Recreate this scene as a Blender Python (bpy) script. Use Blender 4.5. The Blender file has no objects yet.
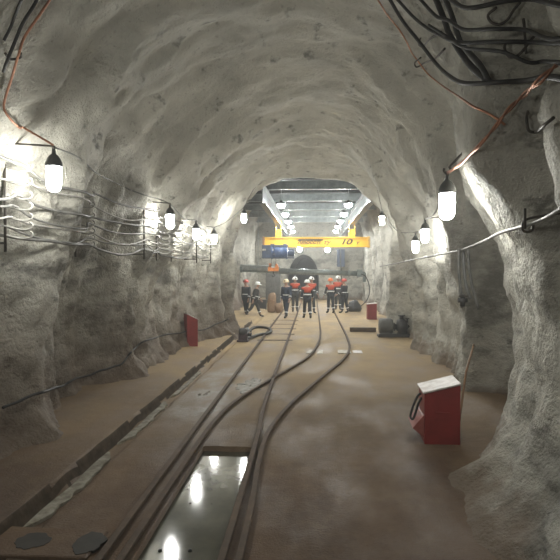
import bpy, bmesh, math, random
import numpy as np
from mathutils import Vector, Matrix, Euler, noise
from mathutils.bvhtree import BVHTree
random.seed(7)
PI = math.pi
R = math.radians
scene = bpy.context.scene
COL = scene.collection

# ------------------------------------------------------------------ camera
CAM_H = 2.25
cam_d = bpy.data.cameras.new('camera'); cam = bpy.data.objects.new('camera', cam_d); COL.objects.link(cam)
cam_d.sensor_width = 36; cam_d.lens = 36; cam_d.clip_start = .05; cam_d.clip_end = 200
cam.location = (0, 0, CAM_H)
cam.rotation_euler = (R(90) - math.atan(10 / 560), 0, math.atan(33 / 560))
scene.camera = cam
CM = Euler(cam.rotation_euler).to_matrix()
def ray(px, py):
    return (CM @ Vector(((px - 280) / 560, -(py - 280) / 560, -1))).normalized()
def at(px, py, Y):
    """point at world depth Y seen at a place of the photograph"""
    d = ray(px, py); return Vector((0, 0, CAM_H)) + d * (Y / d.y)
def ground(px, py, z=0.0):
    d = ray(px, py); return Vector((0, 0, CAM_H)) + d * ((z - CAM_H) / d.z)

# ------------------------------------------------------------------ materials
def nd(nt, t, **kw):
    n = nt.nodes.new(t)
    for k, v in kw.items():
        if k in n.inputs: n.inputs[k].default_value = v
        else: setattr(n, k, v)
    return n
def mat(name, col, col2=None, scale=6.0, rough=.6, metal=0.0, bump=0.0, bscale=None, thresh=(.4, .62), rough2=None, coat=0):
    m = bpy.data.materials.new(name); m.use_nodes = True
    nt = m.node_tree; b = nt.nodes['Principled BSDF']
    b.inputs['Base Color'].default_value = (*col, 1)
    b.inputs['Roughness'].default_value = rough; b.inputs['Metallic'].default_value = metal
    if coat: b.inputs['Coat Weight'].default_value = coat
    tc = nd(nt, 'ShaderNodeTexCoord')
    if col2 is not None:
        n = nd(nt, 'ShaderNodeTexNoise', Scale=scale, Detail=6.0, Roughness=.65)
        nt.links.new(tc.outputs['Object'], n.inputs['Vector'])
        r = nd(nt, 'ShaderNodeMapRange'); r.inputs['From Min'].default_value = thresh[0]; r.inputs['From Max'].default_value = thresh[1]
        nt.links.new(n.outputs['Fac'], r.inputs['Value'])
        mx = nd(nt, 'ShaderNodeMix', data_type='RGBA')
        mx.inputs[6].default_value = (*col, 1); mx.inputs[7].default_value = (*col2, 1)
        nt.links.new(r.outputs[0], mx.inputs[0]); nt.links.new(mx.outputs[2], b.inputs['Base Color'])
        if rough2 is not None:
            r2 = nd(nt, 'ShaderNodeMapRange'); r2.inputs['To Min'].default_value = rough; r2.inputs['To Max'].default_value = rough2
            nt.links.new(r.outputs[0], r2.inputs['Value']); nt.links.new(r2.outputs[0], b.inputs['Roughness'])
    if bump:
        n2 = nd(nt, 'ShaderNodeTexNoise', Scale=bscale or scale * 3, Detail=5.0)
        nt.links.new(tc.outputs['Object'], n2.inputs['Vector'])
        bp = nd(nt, 'ShaderNodeBump', Strength=bump, Distance=.02)
        nt.links.new(n2.outputs['Fac'], bp.inputs['Height']); nt.links.new(bp.outputs[0], b.inputs['Normal'])
    return m
def emit(name, col, s):
    m = bpy.data.materials.new(name); m.use_nodes = True
    b = m.node_tree.nodes['Principled BSDF']
    b.inputs['Base Color'].default_value = (.9, .9, .9, 1)
    b.inputs['Emission Color'].default_value = (*col, 1); b.inputs['Emission Strength'].default_value = s
    return m

def rock_mat(name, light, mid, dark, dirt=(.17, .125, .085), dirt_top=.9, fine=1.0, stain=.5):
    m = bpy.data.materials.new(name); m.use_nodes = True
    nt = m.node_tree; b = nt.nodes['Principled BSDF']; L = nt.links.new
    b.inputs['Roughness'].default_value = .72
    b.inputs['Specular IOR Level'].default_value = .35
    tc = nd(nt, 'ShaderNodeTexCoord'); P = tc.outputs['Object']
    def noi(s, det=6, ro=.6, vec=None):
        n = nd(nt, 'ShaderNodeTexNoise', Scale=s, Detail=float(det), Roughness=ro); L(vec or P, n.inputs['Vector']); return n.outputs['Fac']
    def rng(v, a, c, t0=0, t1=1):
        r = nd(nt, 'ShaderNodeMapRange'); r.inputs['From Min'].default_value = a; r.inputs['From Max'].default_value = c
        r.inputs['To Min'].default_value = t0; r.inputs['To Max'].default_value = t1; L(v, r.inputs['Value']); return r.outputs[0]
    def mix(f, a, c):
        x = nd(nt, 'ShaderNodeMix', data_type='RGBA'); L(f, x.inputs[0])
        for i, q in ((6, a), (7, c)):
            if isinstance(q, tuple): x.inputs[i].default_value = (*q, 1)
            else: L(q, x.inputs[i])
        return x.outputs[2]
    def mth(op, a, c):
        x = nd(nt, 'ShaderNodeMath', operation=op)
        for i, q in enumerate((a, c)):
            if isinstance(q, (int, float)): x.inputs[i].default_value = q
            else: L(q, x.inputs[i])
        return x.outputs[0]
    c = mix(rng(noi(.9), .35, .65), light, mid)
    # dark pits and smears left in the sprayed concrete, stretched along the drive
    mp = nd(nt, 'ShaderNodeMapping'); mp.inputs['Scale'].default_value = (1.0, .55, 1.6); L(P, mp.inputs['Vector'])
    c = mix(rng(noi(3.2, 7, .62, mp.outputs[0]), .585, .69, 0, .8), c, dark)
    sz = nd(nt, 'ShaderNodeSeparateXYZ'); L(P, sz.inputs[0])
    c = mix(mth('MULTIPLY', rng(noi(1.15, 6, .66, mp.outputs[0]), .47, .64), rng(sz.outputs['Z'], 2.6, 4.4, stain, .12)), c, dark)
    c = mix(rng(noi(17, 3, .5), .62, .74, 0, .45 * fine), c, dark)
    # mud splashed up from the floor
    sx = nd(nt, 'ShaderNodeSeparateXYZ'); L(P, sx.inputs[0])
    h = mth('ADD', sx.outputs['Z'], mth('MULTIPLY', mth('SUBTRACT', noi(1.3), .5), 1.6))
    c = mix(rng(h, dirt_top * .1, dirt_top, .9, 0), c, dirt)
    L(c, b.inputs['Base Color'])
    hb = mth('ADD', mth('MULTIPLY', noi(7, 8, .62), 1.0), mth('MULTIPLY', noi(34, 4), .35))
    bp = nd(nt, 'ShaderNodeBump', Strength=.85, Distance=.09); L(hb, bp.inputs['Height']); L(bp.outputs[0], b.inputs['Normal'])
    return m

def floor_mat():
    m = bpy.data.materials.new('trodden_dirt'); m.use_nodes = True
    nt = m.node_tree; b = nt.nodes['Principled BSDF']; L = nt.links.new
    tc = nd(nt, 'ShaderNodeTexCoord'); P = tc.outputs['Object']
    mp = nd(nt, 'ShaderNodeMapping'); mp.inputs['Scale'].default_value = (1.0, .45, 1.0); L(P, mp.inputs['Vector'])
    def noi(s, vec=None, det=6.0):
        n = nd(nt, 'ShaderNodeTexNoise', Scale=s, Detail=det, Roughness=.62); L(vec or P, n.inputs['Vector']); return n.outputs['Fac']
    def rng(v, a, c, t0=0, t1=1):
        r = nd(nt, 'ShaderNodeMapRange'); r.inputs['From Min'].default_value = a; r.inputs['From Max'].default_value = c
        r.inputs['To Min'].default_value = t0; r.inputs['To Max'].default_value = t1; L(v, r.inputs['Value']); return r.outputs[0]
    def mix(f, a, c):
        x = nd(nt, 'ShaderNodeMix', data_type='RGBA')
        if isinstance(f, float): x.inputs[0].default_value = f
        else: L(f, x.inputs[0])
        for i, q in ((6, a), (7, c)):
            if isinstance(q, tuple): x.inputs[i].default_value = (*q, 1)
            else: L(q, x.inputs[i])
        return x.outputs[2]
    c = mix(rng(noi(.8, mp.outputs[0]), .38, .64), DIRT_A, DIRT_B)
    c = mix(rng(noi(5.0), .5, .75, 0, .5), c, DIRT_C)
    c = mix(rng(noi(40.0, None, 2.0), .62, .72, 0, .5), c, DIRT_B)
    # hall lamplight painted into the floor colour, paler tan further in
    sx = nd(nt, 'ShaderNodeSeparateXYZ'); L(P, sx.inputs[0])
    far_lit = nd(nt, 'ShaderNodeMath', operation='ADD'); L(sx.outputs['Y'], far_lit.inputs[0])
    k = nd(nt, 'ShaderNodeMath', operation='MULTIPLY'); L(noi(.5), k.inputs[0]); k.inputs[1].default_value = 9.0; L(k.outputs[0], far_lit.inputs[1])
    c = mix(rng(far_lit.outputs[0], 10, 22), c, mix(rng(noi(1.1, mp.outputs[0]), .4, .62), LIT_A, LIT_B))
    L(c, b.inputs['Base Color'])
    # soaked mud left of the rails
    def mul(a, c):
        x = nd(nt, 'ShaderNodeMath', operation='MULTIPLY'); L(a, x.inputs[0]); L(c, x.inputs[1]); return x.outputs[0]
    wet = mul(mul(rng(sx.outputs['X'], -2.5, -2.2), rng(sx.outputs['X'], -1.0, -1.6)), mul(rng(sx.outputs['Y'], 7.5, 9.0), rng(sx.outputs['Y'], 15.0, 12.0)))
    wet = mul(wet, rng(noi(1.6, mp.outputs[0]), .36, .66))
    c = mix(wet, c, (.20, .175, .145)); L(c, b.inputs['Base Color'])
    ro = nd(nt, 'ShaderNodeMix', data_type='FLOAT'); L(wet, ro.inputs[0]); L(rng(noi(1.1, mp.outputs[0]), .42, .62, .82, .5), ro.inputs[2]); ro.inputs[3].default_value = .2
    L(ro.outputs[0], b.inputs['Roughness'])
    b.inputs['Specular IOR Level'].default_value = .3
    hb = nd(nt, 'ShaderNodeMath', operation='ADD'); L(noi(9.0), hb.inputs[0]); L(noi(45.0), hb.inputs[1])
    bp = nd(nt, 'ShaderNodeBump', Strength=.5, Distance=.03); L(hb.outputs[0], bp.inputs['Height']); L(bp.outputs[0], b.inputs['Normal'])
    return m
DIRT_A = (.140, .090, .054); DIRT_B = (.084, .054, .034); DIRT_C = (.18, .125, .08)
LIT_A = (.44, .33, .185); LIT_B = (.27, .19, .105)  # floor tans with the glow of the hall lamps put into the colour

M = {}
M['rock'] = rock_mat('sprayed_concrete', (.53, .515, .45), (.385, .37, .32), (.09, .088, .075), dirt_top=.45, stain=.7)
M['rock_left'] = rock_mat('sprayed_concrete_muddy', (.53, .51, .445), (.38, .365, .31), (.085, .08, .07), dirt=(.115, .076, .047), dirt_top=2.1, stain=.85)
M['rock_roof'] = rock_mat('sprayed_concrete_roof', (.52, .505, .44), (.39, .38, .33), (.09, .088, .075), dirt_top=.2, fine=.8, stain=.12)
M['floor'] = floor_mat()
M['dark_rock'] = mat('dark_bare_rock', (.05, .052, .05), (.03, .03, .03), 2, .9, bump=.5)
M['lining'] = mat('grey_steel_lining', (.034, .041, .044), (.022, .027, .029), 1.5, .65, .0)
M['galv'] = mat('galvanised_steel', (.25, .27, .275), (.17, .19, .19), 4, .38, .7)
M['galv_d'] = mat('dull_galvanised_steel', (.38, .42, .42), (.24, .27, .27), 3, .45, .5)
M['yellow'] = mat('crane_yellow_paint', (.80, .46, .02), (.70, .38, .02), 3, .42)
M['yellow_d'] = mat('worn_yellow_paint', (.60, .36, .05), (.35, .2, .06), 5, .5)
M['brown_steel'] = mat('rusty_end_plate', (.30, .14, .05), (.18, .09, .05), 6, .7)
M['blue'] = mat('hoist_blue_paint', (.055, .10, .22), (.04, .07, .14), 5, .4)
M['blue_d'] = mat('dark_blue_paint', (.035, .06, .12), (.025, .04, .07), 5, .5)
M['orange'] = mat('orange_paint', (.75, .24, .03), (.6, .17, .02), 6, .5)
M['letter'] = mat('black_lettering', (.03, .025, .01), None, rough=.6)
M['letter_b'] = mat('brown_lettering', (.13, .07, .02), None, rough=.6)
M['black'] = mat('black_rubber', (.018, .018, .018), (.03, .029, .027), 12, .6)
M['cable'] = mat('grey_cable_sheath', (.10, .10, .092), (.17, .165, .15), 7, .6)
M['cable_pale'] = mat('pale_dusty_cable', (.34, .33, .30), (.22, .21, .19), 7, .6)
M['copper'] = mat('copper_wire', (.50, .24, .14), (.36, .17, .11), 9, .42, .55)
M['cap'] = mat('dark_lamp_holder', (.035, .037, .038), (.05, .05, .05), 10, .5)
M['hookst'] = mat('dark_steel_rod', (.055, .05, .045), (.09, .075, .06), 12, .55, .4)
M['hookp'] = mat('dusty_pale_steel', (.42, .41, .37), (.30, .29, .26), 9, .55, .2)
M['pipe'] = mat('grey_steel_pipe', (.30, .30, .28), (.20, .19, .18), 8, .55, .3)
M['duct'] = mat('grey_green_duct', (.24, .28, .27), (.16, .19, .185), 6, .4, .3)
M['duct_p'] = mat('pale_ribbed_sleeve', (.5, .53, .52), (.36, .39, .38), 6, .45, .4)
M['rail'] = mat('muddy_rail_steel', (.105, .066, .038), (.066, .043, .026), 5, .8, .0, bump=.2, bscale=30)
M['sleeper'] = mat('muddy_timber', (.12, .085, .055), (.075, .055, .04), 6, .85, bump=.4)
M['red'] = mat('red_box_paint', (.23, .026, .024), (.18, .022, .02), 4, .5, bump=.05)
M['redf'] = mat('dusty_red_paint', (.32, .10, .08), (.25, .06, .05), 4, .55)
M['lid'] = mat('pale_dusty_lid', (.62, .58, .55), (.42, .36, .33), 7, .45)
M['water'] = mat('muddy_water', (.085, .085, .062), (.06, .06, .045), 3, .085, bump=.05, bscale=4)
M['wet'] = mat('wet_mud_film', (.17, .15, .125), (.12, .10, .08), 5, .14, bump=.35, bscale=12)
M['puddle_sheen'] = mat('puddle_painted_reflection', (.36, .35, .31), (.14, .12, .10), 7, .22, bump=.5, bscale=14)  # pale reflection on the puddle is put into its base colour
M['lime'] = mat('wet_lime_crust', (.36, .345, .29), (.2, .18, .14), 8, .25, bump=.5, bscale=22)
M['dwet'] = mat('dark_wet_mud', (.022, .02, .016), (.035, .03, .024), 6, .75)
M['kerb'] = mat('dark_kerb_face', (.045, .034, .024), (.08, .06, .042), 5, .95, bump=.6, bscale=14)  # steep face of the left bank, darker than the floor around it
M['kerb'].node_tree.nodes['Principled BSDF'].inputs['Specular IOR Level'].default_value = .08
M['slab'] = mat('muddy_slab', (.10, .082, .055), (.075, .065, .045), 4, .7, bump=.4)
M['pale'] = mat('pale_plate', (.52, .49, .40), (.3, .25, .18), 14, .6)
M['wood'] = mat('worn_wood', (.30, .17, .09), (.2, .12, .07), 9, .75)
M['sack'] = mat('tan_sacking', (.30, .20, .125), (.23, .15, .09), 9, .9, bump=.3)
M['mgrey'] = mat('grey_machine_paint', (.16, .16, .15), (.10, .10, .095), 4, .55)
M['mdark'] = mat('oily_black_machine', (.03, .03, .032), (.05, .048, .045), 7, .5)
M['purple'] = mat('dark_plum_paint', (.07, .045, .055), (.045, .035, .04), 6, .6)
M['rag'] = mat('grey_rag', (.34, .36, .36), (.24, .26, .27), 9, .9)
M['skin'] = mat('skin', (.46, .29, .22), (.42, .26, .19), 12, .55)
M['eye'] = mat('eye', (.02, .015, .012), None, rough=.2)
M['coat'] = mat('navy_work_cloth', (.022, .026, .032), (.032, .036, .042), 8, .9)
M['coatb'] = mat('blue_work_cloth', (.025, .036, .06), (.035, .048, .075), 8, .9)
M['coatg'] = mat('dark_grey_work_cloth', (.05, .052, .052), (.035, .037, .037), 8, .9)
M['hivis'] = mat('orange_hi_vis_cloth', (.50, .075, .03), (.40, .055, .025), 8, .8)
M['boot'] = mat('black_boot', (.02, .018, .016), (.04, .035, .03), 9, .6)
M['band'] = mat('reflective_band', (.75, .76, .74), None, rough=.35)
M['h_white'] = mat('white_helmet', (.82, .82, .78), None, rough=.35)
M['h_cream'] = mat('cream_helmet', (.80, .66, .42), None, rough=.35)
M['h_red'] = mat('red_helmet', (.48, .06, .04), None, rough=.35)
M['h_orange'] = mat('orange_helmet', (.75, .2, .05), None, rough=.35)
M['bulb'] = emit('lit_lamp_glass', (1.0, 1.0, .945), 142)
M['led'] = emit('lit_led_disc', (.98, 1.0, .97), 360)

# ------------------------------------------------------------------ mesh helpers
class MB:
    def __init__(s): s.v = []; s.f = []; s.mi = []; s.sm = []
    def add(s, vs, fs, mi=0, smooth=False):
        o = len(s.v); s.v += [Vector(v) for v in vs]
        for f in fs: s.f.append([o + i for i in f]); s.mi.append(mi); s.sm.append(smooth)
        return s
    def box(s, c, d, rot=None, mi=0):
        c = Vector(c); hx, hy, hz = d[0] / 2, d[1] / 2, d[2] / 2
        vs = [Vector((x, y, z)) for x in (-hx, hx) for y in (-hy, hy) for z in (-hz, hz)]
        if rot is not None:
            m = Euler(rot).to_matrix(); vs = [m @ v for v in vs]
        return s.add([c + v for v in vs], [(0, 1, 3, 2), (4, 6, 7, 5), (0, 4, 5, 1), (2, 3, 7, 6), (0, 2, 6, 4), (1, 5, 7, 3)], mi)
    def prism(s, poly, axis, a, b, mi=0):
        """poly: 2D points; axis 'x' -> (y,z), 'y' -> (x,z), 'z' -> (x,y); extruded a..b"""
        def p3(p, t): return {'x': (t, p[0], p[1]), 'y': (p[0], t, p[1]), 'z': (p[0], p[1], t)}[axis]
        n = len(poly); vs = [p3(p, a) for p in poly] + [p3(p, b) for p in poly]
        fs = [tuple(range(n)), tuple(range(2 * n - 1, n - 1, -1))] + [(i, (i + 1) % n, n + (i + 1) % n, n + i) for i in range(n)]
        return s.add(vs, fs, mi)
    def tube(s, pts, r, n=8, mi=0, closed=False, caps=True):
        pts = [Vector(p) for p in pts]; rs = r if isinstance(r, (list, tuple)) else [r] * len(pts)
        N = len(pts); rings = []; up = None
        for i, p in enumerate(pts):
            if closed: t = pts[(i + 1) % N] - pts[i - 1]
            else: t = pts[min(i + 1, N - 1)] - pts[max(i - 1, 0)]
            if t.length < 1e-9: t = Vector((0, 0, 1))
            t.normalize()
            if up is None:
                up = t.orthogonal().normalized()
            else:
                up = up - t * up.dot(t)
                up = t.orthogonal().normalized() if up.length < 1e-6 else up.normalized()
            w = t.cross(up)
            rings.append([p + (up * math.cos(2 * PI * k / n) + w * math.sin(2 * PI * k / n)) * rs[i] for k in range(n)])
        vs = [v for q in rings for v in q]; fs = []
        for i in range(N if closed else N - 1):
            j = (i + 1) % N
            for k in range(n):
                fs.append((i * n + k, i * n + (k + 1) % n, j * n + (k + 1) % n, j * n + k))
        s.add(vs, fs, mi, True)
        if caps and not closed:
            s.add(rings[0], [tuple(reversed(range(n)))], mi); s.add(rings[-1], [tuple(range(n))], mi)
        return s
    def cyl(s, a, b, r, n=16, mi=0): return s.tube([a, b], r, n, mi)
    def lathe(s, prof, c=(0, 0, 0), n=20, axis='z', mi=0):
        c = Vector(c); vs = []; fs = []
        for (r, h) in prof:
            for k in range(n):
                x, y = r * math.cos(2 * PI * k / n), r * math.sin(2 * PI * k / n)
                vs.append(c + Vector({'z': (x, y, h), 'x': (h, x, y), 'y': (x, h, y)}[axis]))
        for i in range(len(prof) - 1):
            for k in range(n):
                fs.append((i * n + k, i * n + (k + 1) % n, (i + 1) * n + (k + 1) % n, (i + 1) * n + k))
        s.add(vs, fs, mi, True)
        for i in (0, len(prof) - 1):
            if prof[i][0] > 1e-4: s.add(vs[i * n:(i + 1) * n], [tuple(range(n))], mi)
        return s
    def ball(s, c, r, n=12, mi=0, sc=(1, 1, 1)):
        prof = [(max(1e-5, math.sin(PI * i / n)) , -math.cos(PI * i / n)) for i in range(n + 1)]
        c = Vector(c); vs = []; fs = []
        for (a, h) in prof:
            for k in range(n): vs.append(c + Vector((a * math.cos(2 * PI * k / n) * r * sc[0], a * math.sin(2 * PI * k / n) * r * sc[1], h * r * sc[2])))
        for i in range(n):
            for k in range(n): fs.append((i * n + k, i * n + (k + 1) % n, (i + 1) * n + (k + 1) % n, (i + 1) * n + k))
        return s.add(vs, fs, mi, True)

def catmull(pts, sub=6):
    pts = [Vector(p) for p in pts]
    if len(pts) < 3: return pts
    P = [2 * pts[0] - pts[1]] + pts + [2 * pts[-1] - pts[-2]]; out = []
    for i in range(1, len(P) - 2):
        for k in range(sub):
            t = k / sub; a, b, c, d = P[i - 1], P[i], P[i + 1], P[i + 2]
            out.append(.5 * ((2 * b) + (c - a) * t + (2 * a - 5 * b + 4 * c - d) * t * t + (3 * b - a - 3 * c + d) * t ** 3))
    out.append(pts[-1]); return out

def obj(name, mb, mats, parent=None, loc=None, bevel=0, rotz=0):
    me = bpy.data.meshes.new(name)
    o3 = Vector(loc) if loc is not None else Vector((0, 0, 0))
    me.from_pydata([tuple(v - o3) for v in mb.v], [], mb.f)
    for m in (mats if isinstance(mats, (list, tuple)) else [mats]): me.materials.append(M[m] if isinstance(m, str) else m)
    for p, i, sm in zip(me.polygons, mb.mi, mb.sm): p.material_index = i; p.use_smooth = sm
    bm = bmesh.new(); bm.from_mesh(me); bmesh.ops.remove_doubles(bm, verts=bm.verts, dist=1e-5)
    bmesh.ops.recalc_face_normals(bm, faces=bm.faces); bm.to_mesh(me); bm.free(); me.update()
    o = bpy.data.objects.new(name, me); COL.objects.link(o)
    if parent is not None: o.parent = parent
    o.location = o3; o.rotation_euler.z = rotz
    if bevel:
        b = o.modifiers.new('bevel', 'BEVEL'); b.width = bevel; b.segments = 2; b.limit_method = 'ANGLE'
    return o
def tag(o, label, cat=None, group=None, kind=None):
    o['label'] = label
    if cat: o['category'] = cat
    if group: o['group'] = group
    if kind: o['kind'] = kind
    return o
def thing(name, label, cat, loc=(0, 0, 0), rotz=0, group=None):
    o = bpy.data.objects.new(name, None); COL.objects.link(o); o.empty_display_size = .1
    o.location = loc; o.rotation_euler.z = rotz
    return tag(o, label, cat, group)
def clone(root, loc, label, rotz=None):
    def rec(s, par):
        c = s.copy(); COL.objects.link(c)
        if par is not None: c.parent = par
        for ch in list(s.children):
            rec(ch, c)
        return c
    c = rec(root, None); c.location = loc; c['label'] = label
    if rotz is not None: c.rotation_euler.z = rotz
    return c

# ------------------------------------------------------------------ rock shell of the drive and the hall
def itp(y, tab): return float(np.interp(y, [t[0] for t in tab], [t[1] for t in tab]))
WL = [(-7, 3.8), (4, 3.9), (6.2, 3.95), (7.3, 3.65), (8.5, 4.35), (9.8, 4.3), (10.8, 3.65), (11.6, 4.0), (12.6, 3.6), (14, 4.0), (16, 3.9), (17, 3.6), (18.2, 3.15), (19.2, 2.9), (19.7, 2.86), (19.9, 4.4), (60, 4.4)]
WR = [(-7, 2.5), (3, 2.3), (4, 2.22), (6.2, 2.3), (6.95, 2.42), (7.3, 2.95), (7.9, 3.75), (9.6, 3.8), (10.2, 2.95), (10.5, 2.78), (11.4, 3.15), (13, 3.1), (14.5, 3.2), (15.2, 3.0), (15.9, 2.9), (16.6, 3.3), (17.5, 3.6), (18.9, 3.5), (19.3, 2.8), (19.7, 2.62), (19.9, 3.75), (60, 3.75)]
ZC = [(-7, 6.2), (8, 6.0), (14, 5.95), (16.5, 5.85), (18.5, 5.55), (19.7, 5.45), (19.9, 6.6), (60, 6.6)]
EX = [(-7, 1.0), (15, 1.0), (17.5, .85), (19.7, .52), (19.9, .35), (60, .35)]
FL = [(-7, .5), (3.8, .5), (4.6, .75), (6.0, .8), (6.8, .35), (7.6, .05), (10, .1), (10.5, .25), (12, .15), (19.7, .2), (20, .15), (60, .15)]
Z0 = .6
def shell_point(y, t):
    """t in 0..1 from the left foot over the crown to the right foot"""
    wl, wr, zc, ex, fl = itp(y, WL), itp(y, WR), itp(y, ZC), itp(y, EX), itp(y, FL)
    A = .13
    if t < A: z = -.35 + (Z0 + .35) * t / A; x = -wl; d = Vector((-1, 0, 0))
    elif t > 1 - A: z = -.35 + (Z0 + .35) * (1 - t) / A; x = wr; d = Vector((1, 0, 0))
    else:
        a = PI * (t - A) / (1 - 2 * A); c, s = math.cos(a), math.sin(a)
        w = wl if c > 0 else wr
        x = -math.copysign(abs(c) ** ex, c) * w; z = Z0 + (zc - Z0) * s ** ex
        d = Vector((-c, 0, s))
    # foot of the wall spreads into the floor
    f = math.exp(-max(z, -.1) / .38)
    if x > 0: x -= fl * f
    else: x += .5 * math.exp(-max(z, -.1) / .5)
    # curved ribs on the right buttress bend inwards with height, the left wall has upright columns
    p = Vector((x, y, z))
    q = Vector((x * .9, y, z * .38))
    wallness = min(1, abs(d.x) * 1.2)
    n1 = noise.fractal(q * .42 + Vector((3.1, 7.7, 1.3)), .9, 2.1, 3)
    n2 = noise.fractal(q * 1.15 + Vector((9.1, 2.7, 5.3)), .9, 2.1, 3)
    n3 = noise.fractal(p * 3.6, .8, 2.1, 4)
    amp = .38 + .62 * wallness
    edge = 1.0
    edge = .45 if (x > 0 and 4.3 < y < 7.2) else 1.0
    p += d * ((.22 * n1 + .17 * n2) * amp * edge + .05 * n3 * (.4 + .6 * wallness))
    ss = lambda a, b, v: max(0, min(1, (v - a) / (b - a)))
    # sharp upright folds left between the lifts of sprayed concrete
    fold = 1 - abs(noise.noise(Vector((x * .3, y * .95, z * .22 + 4)))) * 2.2
    fold2 = abs(noise.noise(p * 1.7 + Vector((2, 5, 8))))
    p += d * (.20 * (fold - .5) - .16 * fold2) * ss(.25, .8, abs(d.x)) * (1 if not (x > 0 and 4.5 < y < 7.3) else .7)
    if x > 0 and 4.6 < y < 7.6 and z > 2.5:
        p.x -= .46 * min(1, (z - 2.5) / .8) * ss(4.7, 5.1, y) * (1 - .45 * ss(5.2, 7.0, y)) * (1 - ss(6.95, 7.3, y)) * (1 - ss(3.5, 4.8, z))
    # recess over the buttress where the cable bundle crosses
    if x > 0 and 1.5 < y < 6.5:
        k = ss(1.6, 2.4, y) * (1 - ss(4.75, 5.0, y + .12 * n2)) * ss(3.55, 3.8, z + .2 * n2) * (1 - ss(4.75, 5.1, z))
        p += d * .34 * k
    return p
ys = list(np.arange(-6, 3, .2)) + list(np.arange(3, 12, .065)) + list(np.arange(12, 19.65, .085)) + [19.7, 19.8, 19.9] + list(np.arange(20.1, 42.7, .25)) + [42.6]
NT = 190
ts = []
for k in range(NT + 1): ts.append(k / NT)
grid = [[shell_point(y, t) for t in ts] for y in ys]
NV = NT + 1
allv = [p for row in grid for p in row]
allf = [(i * NV + k, (i + 1) * NV + k, (i + 1) * NV + k + 1, i * NV + k + 1) for i in range(len(ys) - 1) for k in range(NT)]
me = bpy.data.meshes.new('tmp'); me.from_pydata([tuple(v) for v in allv], [], allf); me.update()
vn = np.zeros(len(allv) * 3); me.vertices.foreach_get('normal', vn); vn = vn.reshape(-1, 3)
BVH = BVHTree.FromPolygons([tuple(v) for v in allv], allf)
def strip(name, k0, k1, m):
    W = k1 - k0 + 1
    vs = [tuple(grid[i][k]) for i in range(len(ys)) for k in range(k0, k1 + 1)]
    fs = [(i * W + k, (i + 1) * W + k, (i + 1) * W + k + 1, i * W + k + 1) for i in range(len(ys) - 1) for k in range(W - 1)]
    q = bpy.data.meshes.new(name); q.from_pydata(vs, [], fs); q.materials.append(M[m])
    q.polygons.foreach_set('use_smooth', [True] * len(fs)); q.update()
    q.normals_split_custom_set_from_vertices([tuple(vn[i * NV + k]) for i in range(len(ys)) for k in range(k0, k1 + 1)])
    o = bpy.data.objects.new(name, q); COL.objects.link(o); o['kind'] = 'structure'; return o
kA, kB = int(NT * .34), int(NT * .70)
strip('wall_left', 0, kA, 'rock_left'); strip('ceiling', kA, kB, 'rock_roof'); strip('wall_right', kB, NT, 'rock')
bpy.data.meshes.remove(me)

def hit(px, py, off=.03):
    """place on the rock surface in a viewing direction, lifted off the surface"""
    d = ray(px, py); o = Vector((0, 0, CAM_H))
    h = BVH.ray_cast(o, d)
    if h[0] is None: return at(px, py, 10)
    n = h[1]; n = n if n.dot(d) < 0 else -n
    return h[0] + n * off
def wall_x(y, z, side):
    h = BVH.ray_cast(Vector((0, y, z)), Vector((side, 0, 0)))
    return h[0].x if h[0] is not None else side * 3.2
def roof_z(x, y):
    h = BVH.ray_cast(Vector((x, y, 1.5)), Vector((0, 0, 1)))
    return h[0].z if h[0] is not None else 5.8

def rock_cap(name, y, contour, hole, m, depth_noise=.12, rings=14):
    """upright rock face between an outer outline and an inner one"""
    n = len(contour); vs = []; fs = []
    for r in range(rings + 1):
        f = r / rings
        for a, b in zip(hole, contour):
            x = a[0] + (b[0] - a[0]) * f; z = a[1] + (b[1] - a[1]) * f
            vs.append((x, y + depth_noise * noise.fractal(Vector((x * .8, 3.3, z * .8)), .9, 2, 4), z))
    for r in range(rings):
        for k in range(n - 1):
            fs.append((r * n + k, r * n + k + 1, (r + 1) * n + k + 1, (r + 1) * n + k))
    q = bpy.data.meshes.new(name); q.from_pydata(vs, [], fs); q.materials.append(M[m])
    q.polygons.foreach_set('use_smooth', [True] * len(fs)); q.update()
    o = bpy.data.objects.new(name, q); COL.objects.link(o); o['kind'] = 'structure'; return o
last = grid[-1]
sel = [last[k] for k in range(0, NV, 3)]
def mouth_pt(i, n, y=0):
    t = i / (n - 1); A = .22
    if t < A: return (-1.15, -.35 + 1.95 * t / A)
    if t > 1 - A: return (1.15, -.35 + 1.95 * (1 - t) / A)
    a = PI * (t - A) / (1 - 2 * A); return (-1.15 * math.cos(a), 1.6 + 1.8 * math.sin(a))
MX = -.72
hole = [(mouth_pt(i, len(sel))[0] + MX, mouth_pt(i, len(sel))[1]) for i in range(len(sel))]
rock_cap('wall_far', 42.5, [(p.x * 1.02, p.z) for p in sel], hole, 'rock')
mb = MB(); n = len(hole)
vs = [(x + .05 * noise.noise(Vector((x, y, z))), y, z + .08 * noise.noise(Vector((z, y, x)))) for y in np.arange(42.3, 58, .8) for (x, z) in hole]
rows = len(vs) // n
mb.add(vs, [(i * n + k, i * n + k + 1, (i + 1) * n + k + 1, (i + 1) * n + k) for i in range(rows - 1) for k in range(n - 1)], 0, True)
o = obj('wall_drift', mb, 'dark_rock'); o['kind'] = 'structure'
mb = MB(); mb.box((MX, 57.5, 1.8), (3.4, .3, 4.4)); o = obj('wall_drift_end', mb, 'dark_rock'); o['kind'] = 'structure'
first = [grid[0][k] for k in range(0, NV, 3)]
rock_cap('wall_near', -5.95, [(p.x * 1.02, p.z) for p in first], [(p.x * .01, 1.5 + .01 * p.z) for p in first], 'rock')

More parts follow.
